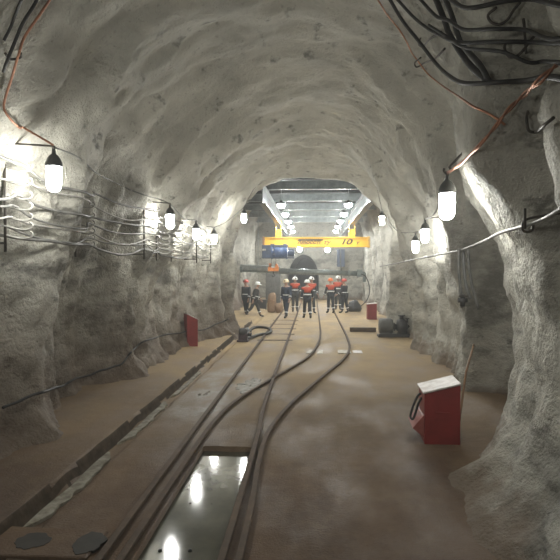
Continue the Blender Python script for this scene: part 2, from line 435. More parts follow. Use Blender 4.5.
# ------------------------------------------------------------------ floor
PIT = (-1.40, -.745, 2.6, 7.05)
def sst(a, b, v): t = max(0., min(1., (v - a) / (b - a))); return t * t * (3 - 2 * t)
def floor_z(x, y):
    z = .018 * noise.fractal(Vector((x * 1.1, y * .6, 0)), .9, 2, 4) + .006 * noise.fractal(Vector((x * 6, y * 4, 3)), .9, 2, 3)
    z *= .6
    wob = .03 * noise.noise(Vector((0, y * 1.3, 7)))
    bank = sst(-2.59, -2.65, x + wob)
    z += bank * (.10 + .06 * max(0, -2.66 - x))
    ch = sst(-2.64, -2.57, x + wob) * (1 - sst(-2.44, -2.36, x + wob * 1.5))
    z -= .06 * ch
    if PIT[0] < x < PIT[1] and PIT[2] < y < PIT[3]: z = -.15
    z += .10 * sst(1.9, 3.2, x) * (1 - sst(9, 19, y))
    return z
xs = sorted(set([round(v, 4) for v in np.arange(-4.8, -2.8, .12)] + [round(v, 4) for v in np.arange(-2.8, -2.3, .03)] + [round(v, 4) for v in np.arange(-2.3, 2.6, .06)] + [round(v, 4) for v in np.arange(2.6, 4.4, .12)] + [-1.401, -1.399, -.746, -.744]))
fy = sorted(set([round(v, 4) for v in np.arange(-6.2, 3, .3)] + [round(v, 4) for v in np.arange(3, 12, .07)] + [round(v, 4) for v in np.arange(12, 24, .14)] + [round(v, 4) for v in np.arange(24, 58, .5)] + [7.049, 7.051, 2.599, 2.601]))
fv = [(x, y, floor_z(x, y)) for y in fy for x in xs]; nx = len(xs)
ff = [(j * nx + i, j * nx + i + 1, (j + 1) * nx + i + 1, (j + 1) * nx + i) for j in range(len(fy) - 1) for i in range(nx - 1)]
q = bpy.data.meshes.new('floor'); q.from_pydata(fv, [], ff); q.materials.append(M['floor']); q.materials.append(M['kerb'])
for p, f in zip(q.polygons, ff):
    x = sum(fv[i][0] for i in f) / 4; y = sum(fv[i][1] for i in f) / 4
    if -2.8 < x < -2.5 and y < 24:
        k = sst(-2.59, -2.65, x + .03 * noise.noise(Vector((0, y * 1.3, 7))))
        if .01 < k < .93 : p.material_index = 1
q.polygons.foreach_set('use_smooth', [True] * len(ff)); q.update()
fo = bpy.data.objects.new('floor', q); COL.objects.link(fo); fo['kind'] = 'structure'

def blob(name, c, rx, ry, m, label, cat, z=None, seed=0, rag=.35, ang=0, group=None, thick=.004, n=48):
    vs = []; top = []
    for k in range(n):
        a = 2 * PI * k / n
        r = 1 + rag * noise.fractal(Vector((math.cos(a) * 1.6 + seed * 3.7, math.sin(a) * 1.6, seed)), .8, 2, 4)
        x, y = r * rx * math.cos(a), r * ry * math.sin(a)
        X = c[0] + x * math.cos(ang) - y * math.sin(ang); Y = c[1] + x * math.sin(ang) + y * math.cos(ang)
        top.append((X, Y))
    zz = z if z is not None else max(floor_z(*p) for p in top + [tuple(c[:2])]) + thick
    mb = MB(); mb.prism(top, 'z', zz - max(.02, thick), zz)
    o = obj(name, mb, m, loc=(c[0], c[1], zz)); return tag(o, label, cat, group)

# water in the pit between the rails, standing in a sunk tank with dark walls
mb = MB(); mb.prism([(PIT[0] + .003, PIT[2] + .01), (PIT[1] - .003, PIT[2] + .01), (PIT[1] - .003, PIT[3] - .003), (PIT[0] + .003, PIT[3] - .003)], 'z', -.13, -.065)
tag(obj('water', mb, 'water', loc=(-1.07, 5, -.13)), 'muddy water filling the sunken pit between the rails', 'water')
for i, (p, lab) in enumerate([((150, 535), 'dark pebble poking out of the pit water, left one of two'), ((189, 553), 'dark pebble poking out of the pit water, right one of two')]):
    g = ground(160 if i == 0 else 190, 551, -.065); mb = MB(); mb.ball((g.x, g.y, -.06), .018, 8, sc=(1, 1.2, .8))
    tag(obj('stone', mb, 'black', loc=(g.x, g.y, -.075)), lab, 'stone')
# lime crusted wet strips along the kerb of the left drain channel
for i, (ya, yb, w, lab) in enumerate([(4.75, 6.9, .055, 'pale wet lime strip in the left drain channel, nearest stretch'), (7.2, 9.6, .045, 'pale wet lime strip in the left drain channel, middle stretch'), (9.9, 12.6, .035, 'pale wet lime strip in the left drain channel, farthest stretch')]):
    pl = []; pr = []
    for y in np.arange(ya, yb, .06):
        wob = -.03 * noise.noise(Vector((0, y * 1.3, 7)))
        f = min(1, (y - ya) / .3, (yb - y) / .3 + .05)
        pl.append((-2.57 + wob, y)); pr.append((-2.57 + wob + (w * 2.4) * f * (1 + .5 * noise.noise(Vector((y * 6, 1, 2)))), y))
    mb = MB(); N = len(pl)
    vs = [(a[0], a[1], -.03) for a in pl] + [(a[0], a[1], -.03) for a in pr] + [(a[0], a[1], -.09) for a in pl] + [(a[0], a[1], -.09) for a in pr]
    mb.add(vs, [(k, k + 1, N + k + 1, N + k) for k in range(N - 1)] + [(N + k, N + k + 1, 3 * N + k + 1, 3 * N + k) for k in range(N - 1)])
    tag(obj('lime_crust', mb, 'lime', loc=(-2.55, ya, -.06)), lab, 'lime crust', )
# wet patches on the ground
g = ground(250, 386); blob('puddle', (g.x, g.y), .24, .6, 'puddle_sheen', 'small bright puddle between the rails before the turnout curve', 'puddle', seed=5, rag=.6, n=64)
# slab across the channel at the lower left with two dark wet patches
mb = MB(); mb.prism([(-3.35, 4.2), (-1.75, 4.2), (-1.75, 4.68), (-3.35, 4.72)], 'z', -.1, .022)
tag(obj('concrete_slab', mb, 'floor', loc=(-2.5, 4.45, -.1), bevel=.02), 'muddy slab lying across the drain channel at lower left', 'slab')
for i, (poly, lab) in enumerate([([(22, 533), (50, 533), (40, 548), (20, 548)], 'dark wet patch on the muddy slab, by the channel'), ([(84, 533), (108, 533), (97, 553), (66, 553)], 'dark wet patch on the muddy slab, beside the left rail')]):
    pts = [ground(*p, .024) for p in poly]; c = sum(pts, Vector()) / 4
    blob('wet_patch', (c.x, c.y), (pts[1].x - pts[0].x) * .6, (pts[0].y - pts[2].y) * .55, 'dwet', lab, 'wet patch', z=.026, seed=3 + i, rag=.22)

# ------------------------------------------------------------------ rails
PROF = [(-.045, 0), (.045, 0), (.045, .012), (.009, .022), (.009, .082), (.031, .09), (.031, .118), (.024, .124), (-.024, .124), (-.031, .118), (-.031, .09), (-.009, .082), (-.009, .022), (-.045, .012)]
def rail(pts, label, z=-.062):
    pts = catmull([Vector((p[0], p[1], 0)) for p in pts], 8); mb = MB(); n = len(PROF); vs = []; fs = []
    for i, p in enumerate(pts):
        t = (pts[min(i + 1, len(pts) - 1)] - pts[max(i - 1, 0)]).normalized(); w = Vector((t.y, -t.x, 0))
        for a, h in PROF: q = p + w * a; vs.append((q.x, q.y, z + h))
    for i in range(len(pts) - 1):
        for k in range(n): fs.append((i * n + k, i * n + (k + 1) % n, (i + 1) * n + (k + 1) % n, (i + 1) * n + k))
    fs.append(tuple(range(n))); fs.append(tuple((len(pts) - 1) * n + k for k in range(n)))
    mb.add(vs, fs)
    o = obj('rail', mb, 'rail', loc=(pts[0].x, pts[0].y, z)); return tag(o, label, 'rail')
rail([(-1.62, 2.2), (-1.64, 8), (-1.64, 20), (-1.64, 34), (-1.64, 52)], 'muddy left rail of the straight left track')
rail([(-.69, 2.2), (-.70, 5), (-.74, 7.5), (-.80, 10), (-.80, 20), (-.80, 34), (-.80, 52)], 'muddy right rail of the straight left track')
rail([(-1.46, 2.2), (-1.46, 6.5), (-1.42, 8.3), (-1.25, 9.6), (-.84, 11.3), (-.37, 13.1), (-.08, 14.5), (.12, 16.4), (.25, 19), (.28, 24), (.28, 41.5)], 'left curved rail of the track branching off to the right')
rail([(-.56, 2.2), (-.57, 5), (-.62, 6.3), (-.60, 7.6), (-.36, 9.2), (.2, 11.6), (.74, 13.85), (1.02, 15.75), (1.12, 18.4), (1.13, 24), (1.13, 41.5)], 'right curved rail of the track branching off to the right')
for i, y in enumerate([17.9, 19.6, 21.4, 23.2, 25.0, 28.5]):
    mb = MB(); mb.box((-1.22, y, -.043), (1.15, .2, .1)); s = obj('sleeper', mb, 'sleeper', loc=(-1.22, y, -.08), bevel=.015)
    tag(s, 'muddy timber sleeper under the left track, %s' % ['nearest of six', 'second nearest of six', 'third of six from the front', 'fourth of six from the front', 'second farthest of six', 'farthest of six'][i], 'sleeper', 'sleepers of the left track')
for i, (a, b, lab) in enumerate([((306, 353.5), (323, 350.5), 'pale plate across the left curved rail'), ((338, 353.5), (350, 350.5), 'pale plate against the right curved rail'), ((353, 353.3), (361, 350.8), 'small dull plate outside the right curved rail')]):
    A, B = ground(*a), ground(*b)
    mb = MB()
    if i == 0:
        mb.prism([(A.x, A.y), (-.02 + .0, A.y - .05), (.02, B.y), (A.x + .09, B.y)], 'z', -.01, .016)
        mb.prism([(.1, A.y - .1), (B.x - .03, A.y - .1), (B.x, B.y), (.17, B.y)], 'z', -.01, .016)
    else: mb.prism([(A.x, A.y), (B.x, A.y - .03), (B.x + .01, B.y), (A.x + .02, B.y)], 'z', -.01, .016)
    tag(obj('plate', mb, 'pale' if i < 2 else 'lid', loc=(A.x, A.y, -.01)), lab, 'plate')

# ------------------------------------------------------------------ hall roof: steel lining, beams, runway
mb = MB()
for k in range(46):
    y = 20.6 + k * .48; mb.box((-.3, y + .12, 5.97), (8.6, .24, .05)); mb.box((-.3, y + .36, 6.02), (8.6, .25, .05))
o = obj('ceiling_hall', mb, 'lining'); o['kind'] = 'structure'
mb = MB(); mb.box((-.3, 20.55, 5.85), (8.6, .12, .6)); o = obj('trim_1', mb, 'lining'); o['kind'] = 'structure'
BEAMS = [23.0, 26.9, 30.8, 34.7, 38.6]
def ibeam(mb, a, b, h, w, t=.02, axis='x'):
    """I-section along x or y, a..b are (along0, along1), centre (across, z)"""
    (s0, s1), (c, z) = a, b
    for (dz, hh, ww) in ((h / 2 - t / 2, t, w), (-h / 2 + t / 2, t, w), (0, h, t)):
        d = (s1 - s0, ww, hh) if axis == 'x' else (ww, s1 - s0, hh)
        cc = ((s0 + s1) / 2, c, z + dz) if axis == 'x' else (c, (s0 + s1) / 2, z + dz)
        mb.box(cc, d)
for i, y in enumerate(BEAMS):
    mb = MB(); ibeam(mb, (-4.5, 3.8), (y, 5.72), .36, .22, .03)
    tag(obj('cross_beam', mb, 'galv_d', loc=(-.3, y, 5.54)), 'grey steel roof beam across the hall, %s' % ['nearest of five', 'second of five from the front', 'middle one of five', 'fourth of five from the front', 'farthest of five'][i], 'beam', 'roof beams of the hall')
RX = (-1.93, 2.17)
for x, lab in zip(RX, ('left', 'right')):
    t = thing('runway_beam', 'long %s steel runway beam carrying the yellow crane' % lab, 'beam', (x, 21.3, 5.0))
    mb = MB(); ibeam(mb, (0, 20.3), (0, .11), .66, .26, .03, 'y'); obj('beam', mb, 'galv', t)
    for y in BEAMS:
        mb = MB(); mb.box((0, y - 21.3, .505), (.24, .3, .07)); 
        for s in (-1, 1): mb.cyl((s * .09, y - 21.3 - .08, .47), (s * .09, y - 21.3 - .08, .56), .016, 8)
        obj('clamp', mb, 'galv_d', t)

# ------------------------------------------------------------------ lamps
def bulb_lamp(loc, label):
    t = thing('hanging_lamp', label, 'lamp', loc)
    mb = MB(); mb.lathe([(.001, .0), (.07, .012), (.078, .06), (.078, .2), (.06, .255), (.05, .27)][0:1] + [(.035, .006), (.062, .028), (.077, .07), (.08, .12), (.08, .255), (.074, .285)], n=20)
    obj('bulb', mb, 'bulb', t)
    mb = MB(); mb.lathe([(.088, .275), (.094, .285), (.088, .32), (.07, .365), (.044, .40), (.024, .415), (.02, .45), (.018, .47)], n=20)
    c = obj('lamp_holder', mb, 'cap', t)
    mb = MB(); mb.tube([(.018 * math.cos(a) , 0, .485 + .02 * math.sin(a)) for a in np.linspace(0, 2 * PI, 12)[:-1]], .005, 6, closed=True); obj('eyelet', mb, 'hookst', c)
    return t
def lamp_top(px, py_top, Y):
    p = at(px, py_top, Y); return p
L1 = at(54, 192, 6.0); R1y = 5.95
lampspots = [
    (L1, 'large lit lamp on a black hook by left wall, nearest on the left'),
    (at(170, 229, 10.8), 'lit lamp on left wall, second lamp along'),
    (at(196, 240, 14.0), 'lit lamp on left wall, third lamp along'),
    (at(214, 244, 16.6), 'lit lamp on left wall, fourth lamp along, hanging lowest'),
    (at(244, 223, 17.4), 'lit lamp hanging high at left of the arch into the crane hall'),
    (at(447, 220, R1y), 'large lit lamp on a hooked rod before the right alcove'),
    (at(425, 243, 11.6), 'lit lamp on right wall, front one of the close pair'),
    (at(415.5, 253, 13.6), 'lit lamp on right wall, rear one of the close pair'),
    (at(382, 225, 18.4), 'small lit lamp at right of the arch into the crane hall')]
lamp0 = bulb_lamp(lampspots[0][0], lampspots[0][1])
lampspots.append((Vector((-2.6, 1.2, 3.0)), 'added unseen lamp beside the left wall nearest to the viewer, brightening the near rock'))  # extra lamp out of view, added to brighten the near walls
lamps = [lamp0] + [clone(lamp0, p, lab) for p, lab in lampspots[1:]]
def top(i): p = Vector(lampspots[i][0]); return p + Vector((0, 0, .49))

# pendant LED lamps of the hall
def led_lamp(loc, label):
    t = thing('pendant_lamp', label, 'lamp', loc, 0, None)
    mb = MB(); mb.lathe([(.16, .0), (.17, .01), (.17, .03), (.10, .07), (.05, .12), (.03, .16)], n=20); obj('lamp_shade', mb, 'cap', t)
    mb = MB(); mb.lathe([(.001, -.15), (.07, -.135), (.12, -.10), (.148, -.05), (.155, .004)], n=20); obj('diffuser', mb, 'led', t)
    mb = MB(); mb.cyl((0, 0, .15), (0, 0, .62), .014, 8); obj('hanging_rod', mb, 'galv_d', t)
    return t
ORD = ['nearest', 'second', 'third', 'fourth', 'farthest']
leds = []
for side, x in (('left', -1.30), ('right', 1.43)):
    for i, y in enumerate(BEAMS):
        lab = 'round lit lamp under the hall roof, %s of the %s row' % (ORD[i], side)
        loc = (x * (1 + .02 * i), y - .14, 4.93)
        leds.append(led_lamp(loc, lab) if not leds else clone(leds[0], loc, lab))
for o in leds: o['group'] = 'pendant lamps of the hall roof'
for px, py, lab in ((299.5, 249.5, 'lit round floodlight on the far wall left of the dark drift'), (327.5, 250, 'lit round floodlight on the far wall right of the dark drift')):
    p = at(px, py, 42.0)
    t = thing('floodlight', lab, 'lamp', p)
    mb = MB(); mb.lathe([(.20, -.05), (.22, -.03), (.2, .06), (.08, .14)], n=18, axis='y'); obj('housing', mb, 'cap', t)
    mb = MB(); mb.lathe([(.001, -.075), (.1, -.07), (.18, -.05), (.18, -.045)], n=18, axis='y'); obj('diffuser', mb, 'led', t)
    mb = MB(); mb.box((0, .26, 0), (.06, .42, .06)); obj('bracket', mb, 'galv_d', t)

# ------------------------------------------------------------------ overhead crane
CY = 31.5
t = thing('overhead_crane', 'yellow single girder overhead crane marked 10 spanning the hall', 'crane', (.16, CY, 3.52))
mb = MB(); mb.box((0, 0, .29), (5.75, .30, .46)); mb.box((0, -.02, .54), (5.75, .42, .04)); mb.box((0, -.02, .03), (5.75, .42, .05))
girder = obj('girder', mb, 'yellow', t)
for s in (-1, 1):
    mb = MB(); mb.box((s * 2.93, 0, .28), (.12, .46, .62)); mb.box((s * 2.89, 0, .28), (.06, .3, .5)); obj('end_plate', mb, 'brown_steel' if s < 0 else 'yellow_d', t, bevel=.01)
for x in RX:
    xl = x - .16
    mb = MB()
    for s in (-1, 1):
        mb.prism([(s * .15 - .02, .5), (s * .15 + .02, .5), (s * .15 + .02, 1.48), (s * .15 - .02, 1.48)], 'y', -.13, .13)
    mb.box((0, 0, .62), (.32, .4, .12)); mb.box((0, 0, .85), (.30, .06, .3))
    for v in mb.v: v.x += xl
    h = obj('hanger', mb, 'yellow', t, bevel=.008)
    for s in (-1, 1):
        for yy in (-.12, .12):
            mb = MB(); mb.cyl((xl + s * .03, yy, 1.36), (xl + s * .13, yy, 1.36), .06, 14); obj('wheel', mb, 'galv_d', h)
def text_mesh(name, body, size, mname, parent, loc, shear=.25, thick=.006, width=None, sx=1.0):
    cu = bpy.data.curves.new(name, 'FONT'); cu.body = body; cu.size = size; cu.extrude = thick; cu.shear = shear
    cu.align_x = 'LEFT'; cu.offset = size * .035
    o = bpy.data.objects.new(name, cu); COL.objects.link(o)
    dg = bpy.context.evaluated_depsgraph_get(); dg.update()
    me = bpy.data.meshes.new_from_object(o.evaluated_get(dg)); bpy.data.objects.remove(o)
    me.materials.clear(); me.materials.append(M[mname])
    x0 = min(v.co.x for v in me.vertices); x1 = max(v.co.x for v in me.vertices)
    k = (width / (x1 - x0)) if width else sx
    for v in me.vertices: v.co.x = (v.co.x - x0) * k
    p = bpy.data.objects.new(name, me); COL.objects.link(p); p.parent = parent; p.location = loc; p.rotation_euler = (R(90), 0, 0)
    return p
def gx(px): return at(px, 243, CY - .16).x - .16
text_mesh('lettering', '10', .40, 'letter', t, (gx(341.6), -.158, .16), .3, width=.62)
text_mesh('lettering', 'т', .26, 'letter_b', t, (gx(356.3), -.158, .16), .3, width=.2)
text_mesh('lettering', 'Аmоссті', .30, 'letter_b', t, (gx(297), -.158, .19), .3, width=1.35)
text_mesh('lettering', 'ту', .30, 'letter_b', t, (gx(324), -.158, .19), .3, width=.42)
mb = MB(); x0, x1 = gx(298), gx(323); mb.prism([(x0 - .05, .36), (x1, .36), (x1 + .03, .45), (x0 + .06, .45)], 'y', -.165, -.15)
obj('name_bar', mb, 'letter', t)

# hoist under the left end of the girder
hx = at(279, 250, CY).x
t = thing('hoist', 'blue electric hoist with orange hook hanging under the left end of the crane', 'hoist', (hx, CY - .05, 2.90))
mb = MB(); mb.box((-.67, -.1, .37), (.5, .66, .74)); mb.box((-.67, -.42, .52), (.36, .04, .2)); obj('gearbox', mb, 'blue_d', t, bevel=.04)
mb = MB(); mb.cyl((-.38, -.05, .33), (.46, -.05, .33), .34, 24); mb.cyl((-.4, -.05, .33), (-.34, -.05, .33), .38, 24); mb.cyl((.42, -.05, .33), (.48, -.05, .33), .38, 24)
for k in range(9): mb.cyl((-.28 + k * .08, -.05, .33), (-.25 + k * .08, -.05, .33), .355, 24)
obj('rope_drum', mb, 'blue', t)
mb = MB(); mb.cyl((.5, -.05, .30), (.86, -.05, .30), .2, 20)
for k in range(8): mb.box((.53 + k * .04, -.05, .30), (.012, .46, .44))
obj('motor', mb, 'blue_d', t, bevel=.005)
mb = MB(); mb.box((0, -.05, .03), (1.75, .5, .06)); obj('base_frame', mb, 'blue_d', t, bevel=.01)
mb = MB(); mb.box((0, .0, .70), (1.1, .5, .08))
for s in (-1, 1): mb.box((s * .35, .24, .66), (.22, .05, .3)); mb.box((s * .35, -.24, .66), (.22, .05, .3))
obj('trolley', mb, 'blue_d', t, bevel=.01)
for x, z in ((-.80, .48), (-.33, .46), (-.28, .27)):
    mb = MB(); mb.box((x, -.445 if x < -.6 else -.37, z), (.2 if x < -.6 else .13, .014, .1)); obj('label_plate', mb, 'pale', t)
for x in (-.42, -.2):
    mb = MB(); mb.cyl((x, -.06, .05), (x, -.06, -.42), .012, 8); obj('rope', mb, 'hookst', t)
mb = MB()
for s in (-1, 1): mb.prism([(s * .2 - .09, .0), (s * .2 + .09, .0), (s * .2 + .11, .22), (s * .2 + .02 * s, .42), (s * .2 - .06 * s, .42), (s * .2 - .11, .2)], 'y', -.12, .12)
mb.box((0, 0, .1), (.5, .26, .2)); 
HB = Vector((-.31, -.06, -.72))
for v in mb.v: v += HB
hb = obj('hook_block', mb, 'orange', t, bevel=.03)
mb = MB(); mb.tube([HB + p for p in catmull([(0, 0, .02), (0, 0, -.1), (.07, 0, -.18), (.05, 0, -.27), (-.03, 0, -.29), (-.08, 0, -.23)])], .036, 10)
obj('hook', mb, 'black', hb)

# ------------------------------------------------------------------ ventilation duct across the hall
DY = 32.6
a, b, c, d = at(241, 268.5, DY), at(268, 269.5, DY), at(279, 271, DY), at(357, 273.5, DY)
t = thing('ventilation_duct', 'grey green duct crossing the hall low under the crane, elbow at its left end', 'duct', (0, DY, 0))
L_ = lambda p: Vector((p.x, p.y - DY, p.z))
mb = MB(); mb.tube([L_(a), L_(b), L_(c)], [.2, .2, .17], 18); mb.tube([L_(c), L_(d)], [.17, .15], 18); obj('pipe', mb, 'duct', t)
mb = MB(); N = 30
for k in range(N):
    p = L_(a).lerp(L_(b), k / (N - 1)); mb.tube([p + Vector((-.018, -.03, .05)), p + Vector((.018, -.03, .05))], .2, 18)
obj('ribbed_sleeve', mb, 'duct_p', t)
e = L_(at(237, 269, DY)); mb = MB()
mb.tube(catmull([L_(a) + Vector((.1, 0, 0)), L_(a) + Vector((-.1, 0, 0)), e + Vector((-.02, 0, -.1)), e + Vector((-.0, 0, -.45)), e + Vector((.03, 0, -1.05))], 6), [.24] * 13 + [.26 - .013 * k for k in range(12)], 18)
obj('elbow', mb, 'duct', t)
mb = MB(); q = L_(d); mb.box(q + Vector((.15, 0, .02)), (.3, .45, .42)); mb.tube(catmull([q + Vector((.3, 0, .05)), q + Vector((.42, 0, -.05)), q + Vector((.42, 0, -.5))]), .1, 12); obj('end_box', mb, 'duct', t, bevel=.01); mb = MB(); mb.tube([q + Vector((-.5, 0, 0)), q + Vector((-.44, 0, 0))], .22, 18); obj('flange', mb, 'duct', t)
for x in (-3.2, 1.6):
    mb = MB(); zz = L_(a).lerp(L_(d), (x - a.x) / (d.x - a.x)).z; mb.tube([(x, 0, zz + .15), (x, 0, 5.9)], .02, 6); obj('hanger_rod', mb, 'galv_d', t)
e = at(366, 272, 32)
mb = MB(); mb.tube(catmull([at(361, 274, 32.3), at(366, 277, 32.2), at(369.5, 288, 32.0), at(367.5, 299, 31.8), at(360, 307, 31.5), at(355, 311, 31.2)], 8), .032, 10)
tag(obj('hose', mb, 'black', loc=(2.9, 32, .2)), 'dark hose looping down from the right end of the duct', 'hose')

# ------------------------------------------------------------------ boxes
def red_box(label, loc, rotz, hopper=True, w=.45, h0=.69, h1=.81, dep=.56):
    """local: front looks along -x, side profile in xz, depth along y"""
    t = thing('fire_box', label, 'box', loc, rotz)
    mb = MB(); mb.prism([(0, 0), (w, 0), (w, h1 - .03), (0, h0 - .03)], 'y', 0, dep); obj('body', mb, 'red', t, bevel=.008)
    mb = MB(); mb.prism([(-.004, .05), (.0, .05), (.0, h0 - .06), (-.004, h0 - .06)], 'y', .03, dep - .03); obj('front_panel', mb, 'redf', t)
    s = (h1 - h0) / w
    mb = MB(); mb.prism([(-.022, h0 - .032 - s * .022), (w + .004, h1 - .03 + s * .004), (w + .004, h1 - .006 + s * .004), (-.022, h0 - .008 - s * .022)], 'y', -.012, dep + .012); lid = obj('lid', mb, 'lid', t, bevel=.006)
    mb = MB(); mb.prism([(.14, .415), (.32, .41), (.315, .424), (.15, .428)], 'y', -.012, .003); obj('seam', mb, 'red', t)
    if hopper:
        mb = MB(); mb.prism([(.0, .08), (.0, .37), (-.02, .36), (-.15, .20)], 'y', .02, dep - .02); obj('hopper', mb, 'redf', t, bevel=.006)
        mb = MB(); mb.tube(catmull([(-.005, .3, .6), (-.05, .3, .56), (-.10, .28, .46), (-.135, .26, .36), (-.15, .25, .29), (-.12, .22, .27), (-.085, .22, .36), (-.05, .22, .48), (-.005, .22, .56)]), .016, 8); obj('strap', mb, 'black', t)
    return t
g = ground(424.5, 444)
red_box('red steel box with sloping pale lid and side hopper before the right alcove', (g.x, g.y, floor_z(g.x, g.y) - .005), R(-3))
red_box('tall narrow red box standing against the left wall', (-3.36, 15.7, floor_z(-3.5, 15.9) - .02), R(205), hopper=False, w=.30, h0=.78, h1=.93, dep=.42)
g = ground(367.5, 319.5)
red_box('small red box with pale lid far off by the right jamb of the arch', (g.x, g.y, floor_z(g.x, g.y) - .005), R(0), hopper=False, w=.42, h0=.72, h1=.76, dep=.5)

mb = MB(); mb.tube([at(459, 396, 8.35), at(466, 372, 8.7), at(473, 352, 9.1)], .018, 8)
a = at(459, 404, 8.3); mb = MB(); mb.tube([(a.x, a.y, floor_z(a.x, a.y)), at(466, 372, 8.8), hit(474, 345, .02)], .018, 8)
tag(obj('pole', mb, 'wood', loc=a), 'thin brown wooden pole leaning in the right alcove behind the red box', 'pole')
def lump(name, c, r, m, label, cat, sc=(1, 1, .7), seed=1, n=18, rough=.35):
    mb = MB(); mb.ball((0, 0, 0), 1, n)
    for v in mb.v:
        k = 1 + rough * noise.fractal(v * 1.3 + Vector((seed * 5.1, 0, 0)), .9, 2, 4); v *= k
        v.x *= r * sc[0]; v.y *= r * sc[1]; v.z *= r * sc[2]; v.z = max(v.z, -r * sc[2] * .6)
    for v in mb.v: v += Vector(c) + Vector((0, 0, r * sc[2] * .6))
    return tag(obj(name, mb, m, loc=c), label, cat)
# ------------------------------------------------------------------ pump set on the right
g = ground(379, 337.5)
t = thing('pump', 'grey and black pump set on the floor by the right wall', 'pump', (g.x, g.y, floor_z(g.x, g.y)))
mb = MB(); mb.box((.52, .25, .04), (1.08, .5, .08)); mb.box((.52, .02, .06), (1.08, .05, .12)); obj('skid', mb, 'mdark', t, bevel=.01)
mb = MB(); mb.lathe([(.02, 0), (.22, .0), (.255, .03), (.255, .42), (.22, .45), (.05, .45)], (0.03, .25, .36), 24, 'x'); mb.box((.26, .25, .14), (.36, .34, .2))
for k in range(9): mb.lathe([(.255, 0), (.275, .004), (.275, .014), (.255, .018)], (.09 + k * .04, .25, .36), 24, 'x')
obj('motor', mb, 'mgrey', t)
mb = MB(); mb.cyl((.46, .25, .34), (.62, .25, .34), .09, 16); mb.cyl((.52, .25, .34), (.55, .25, .34), .14, 16); obj('coupling', mb, 'mdark', t)
mb = MB(); mb.lathe([(.1, 0), (.24, .02), (.27, .12), (.27, .24), (.2, .32), (.1, .36)], (.62, .25, .34), 20, 'x'); mb.cyl((.78, .25, .55), (.78, .25, .72), .07, 14); mb.cyl((.78, .25, .70), (.78, .25, .73), .12, 14); mb.box((.8, .25, .12), (.3, .34, .2)); obj('pump_housing', mb, 'mdark', t)
mb = MB(); mb.cyl((.98, .25, .34), (1.12, .25, .34), .08, 12); obj('outlet', mb, 'mdark', t); mb = MB(); mb.tube([(.95, .1, .5), (.95, .1, .62)], .03, 8); mb.box((.95, .1, .63), (.15, .014, .012)); mb.tube([(.95 + .07 * math.cos(a), .1 + .07 * math.sin(a), .63) for a in np.linspace(0, 2 * PI, 13)[:-1]], .012, 6, closed=True); obj('valve', mb, 'mdark', t)
mb = MB(); mb.box((.56, -.002, .2), (.1, .02, .05)); obj('label_plate', mb, 'pale', t)
g0, g1 = ground(350, 332), ground(376, 332)
mb = MB(); mb.box(((g0.x + g1.x) / 2, g0.y + .12, .08), (g1.x - g0.x, .24, .15)); tag(obj('timber', mb, 'sleeper', loc=(g0.x, g0.y, 0), bevel=.012), 'dark baulk of timber lying left of the pump set', 'timber')

# ------------------------------------------------------------------ clutter on the left
g = ground(237, 342)
t = thing('small_pump', 'small dark plum pump on the floor where the left wall ends', 'pump', (g.x, g.y, floor_z(g.x + .2, g.y)))
mb = MB(); mb.box((.17, .15, .03), (.36, .32, .06)); mb.box((.18, .15, .15), (.28, .26, .2)); obj('base', mb, 'purple', t, bevel=.02)
mb = MB(); mb.lathe([(.02, 0), (.12, .01), (.14, .05), (.14, .2), (.1, .26), (.02, .27)], (.04, .15, .28), 18, 'x'); mb.cyl((.2, .15, .3), (.2, .15, .42), .05, 12); obj('motor', mb, 'mdark', t)
mb = MB(); mb.cyl((.32, .1, .22), (.44, .1, .22), .05, 12); mb.cyl((.42, .1, .22), (.45, .1, .22), .075, 12); obj('outlet', mb, 'mdark', t)
pts = [(246, 336), (249, 331), (254, 327.5), (262, 327.2), (269, 328.5), (271, 331), (268, 333.5), (260, 334.5), (252, 337), (247, 338.5)]
mb = MB(); mb.tube(catmull([ground(x, y, .07) for x, y in pts], 6), .05, 10); g = ground(260, 331)
tag(obj('hose', mb, 'black', loc=(g.x, g.y, .02)), 'black hose lying in a flat loop on the floor beside the small dark pump', 'hose')
g = ground(221, 333); lump('rag', (g.x, g.y, floor_z(g.x, g.y) - .02), .24, 'rag', 'crumpled grey rag at the foot of the left wall', 'rag', (1.1, .8, .9), 8, rough=.6)
g = ground(247, 333.5); lump('rag', (g.x - .05, g.y + .45, floor_z(g.x, g.y + .45) - .01), .13, 'rag', 'small pale rag behind the small dark pump', 'rag', (1, .8, .7), 4, rough=.6)
g = ground(271.5, 312.5); t = thing('sack', 'tall tan sack standing upright behind the walking man in the hall', 'sack', (g.x, g.y, 0))
mb = MB(); mb.lathe([(.02, 0), (.2, .02), (.235, .12), (.24, .4), (.225, .7), (.2, .9), (.13, 1.02), (.02, 1.06)], n=20)
for v in mb.v: v *= 1 + .06 * noise.noise(v * 3); v.y *= .75; v.x += .08 * v.z * .5
obj('body', mb, 'sack', t); mb = MB(); mb.tube(catmull([(-.2, -.1, .62), (0, -.19, .66), (.22, -.1, .6)]), .02, 6); obj('tie', mb, 'wood', t)
g = ground(275, 313); lump('sack', (g.x + .2, g.y + .2, 0), .22, 'sack', 'low brown sack slumped right of the tall tan sack', 'sack', (.9, .8, 1.5), 6, rough=.3)
g = ground(262, 310.5); t = thing('crate', 'black crate on the hall floor behind the walking man', 'crate', (g.x, g.y, 0))
mb = MB(); mb.box((0, .2, .28), (.46, .42, .54)); obj('body', mb, 'mdark', t, bevel=.02); mb = MB(); mb.box((0, .2, .57), (.5, .46, .05)); obj('lid', mb, 'mdark', t, bevel=.01)
g = ground(354, 311.5); lump('bag', (g.x, g.y, 0), .34, 'mdark', 'black bag slumped on the hall floor right of the standing men', 'bag', (1.1, .8, 1.1), 12, rough=.3)
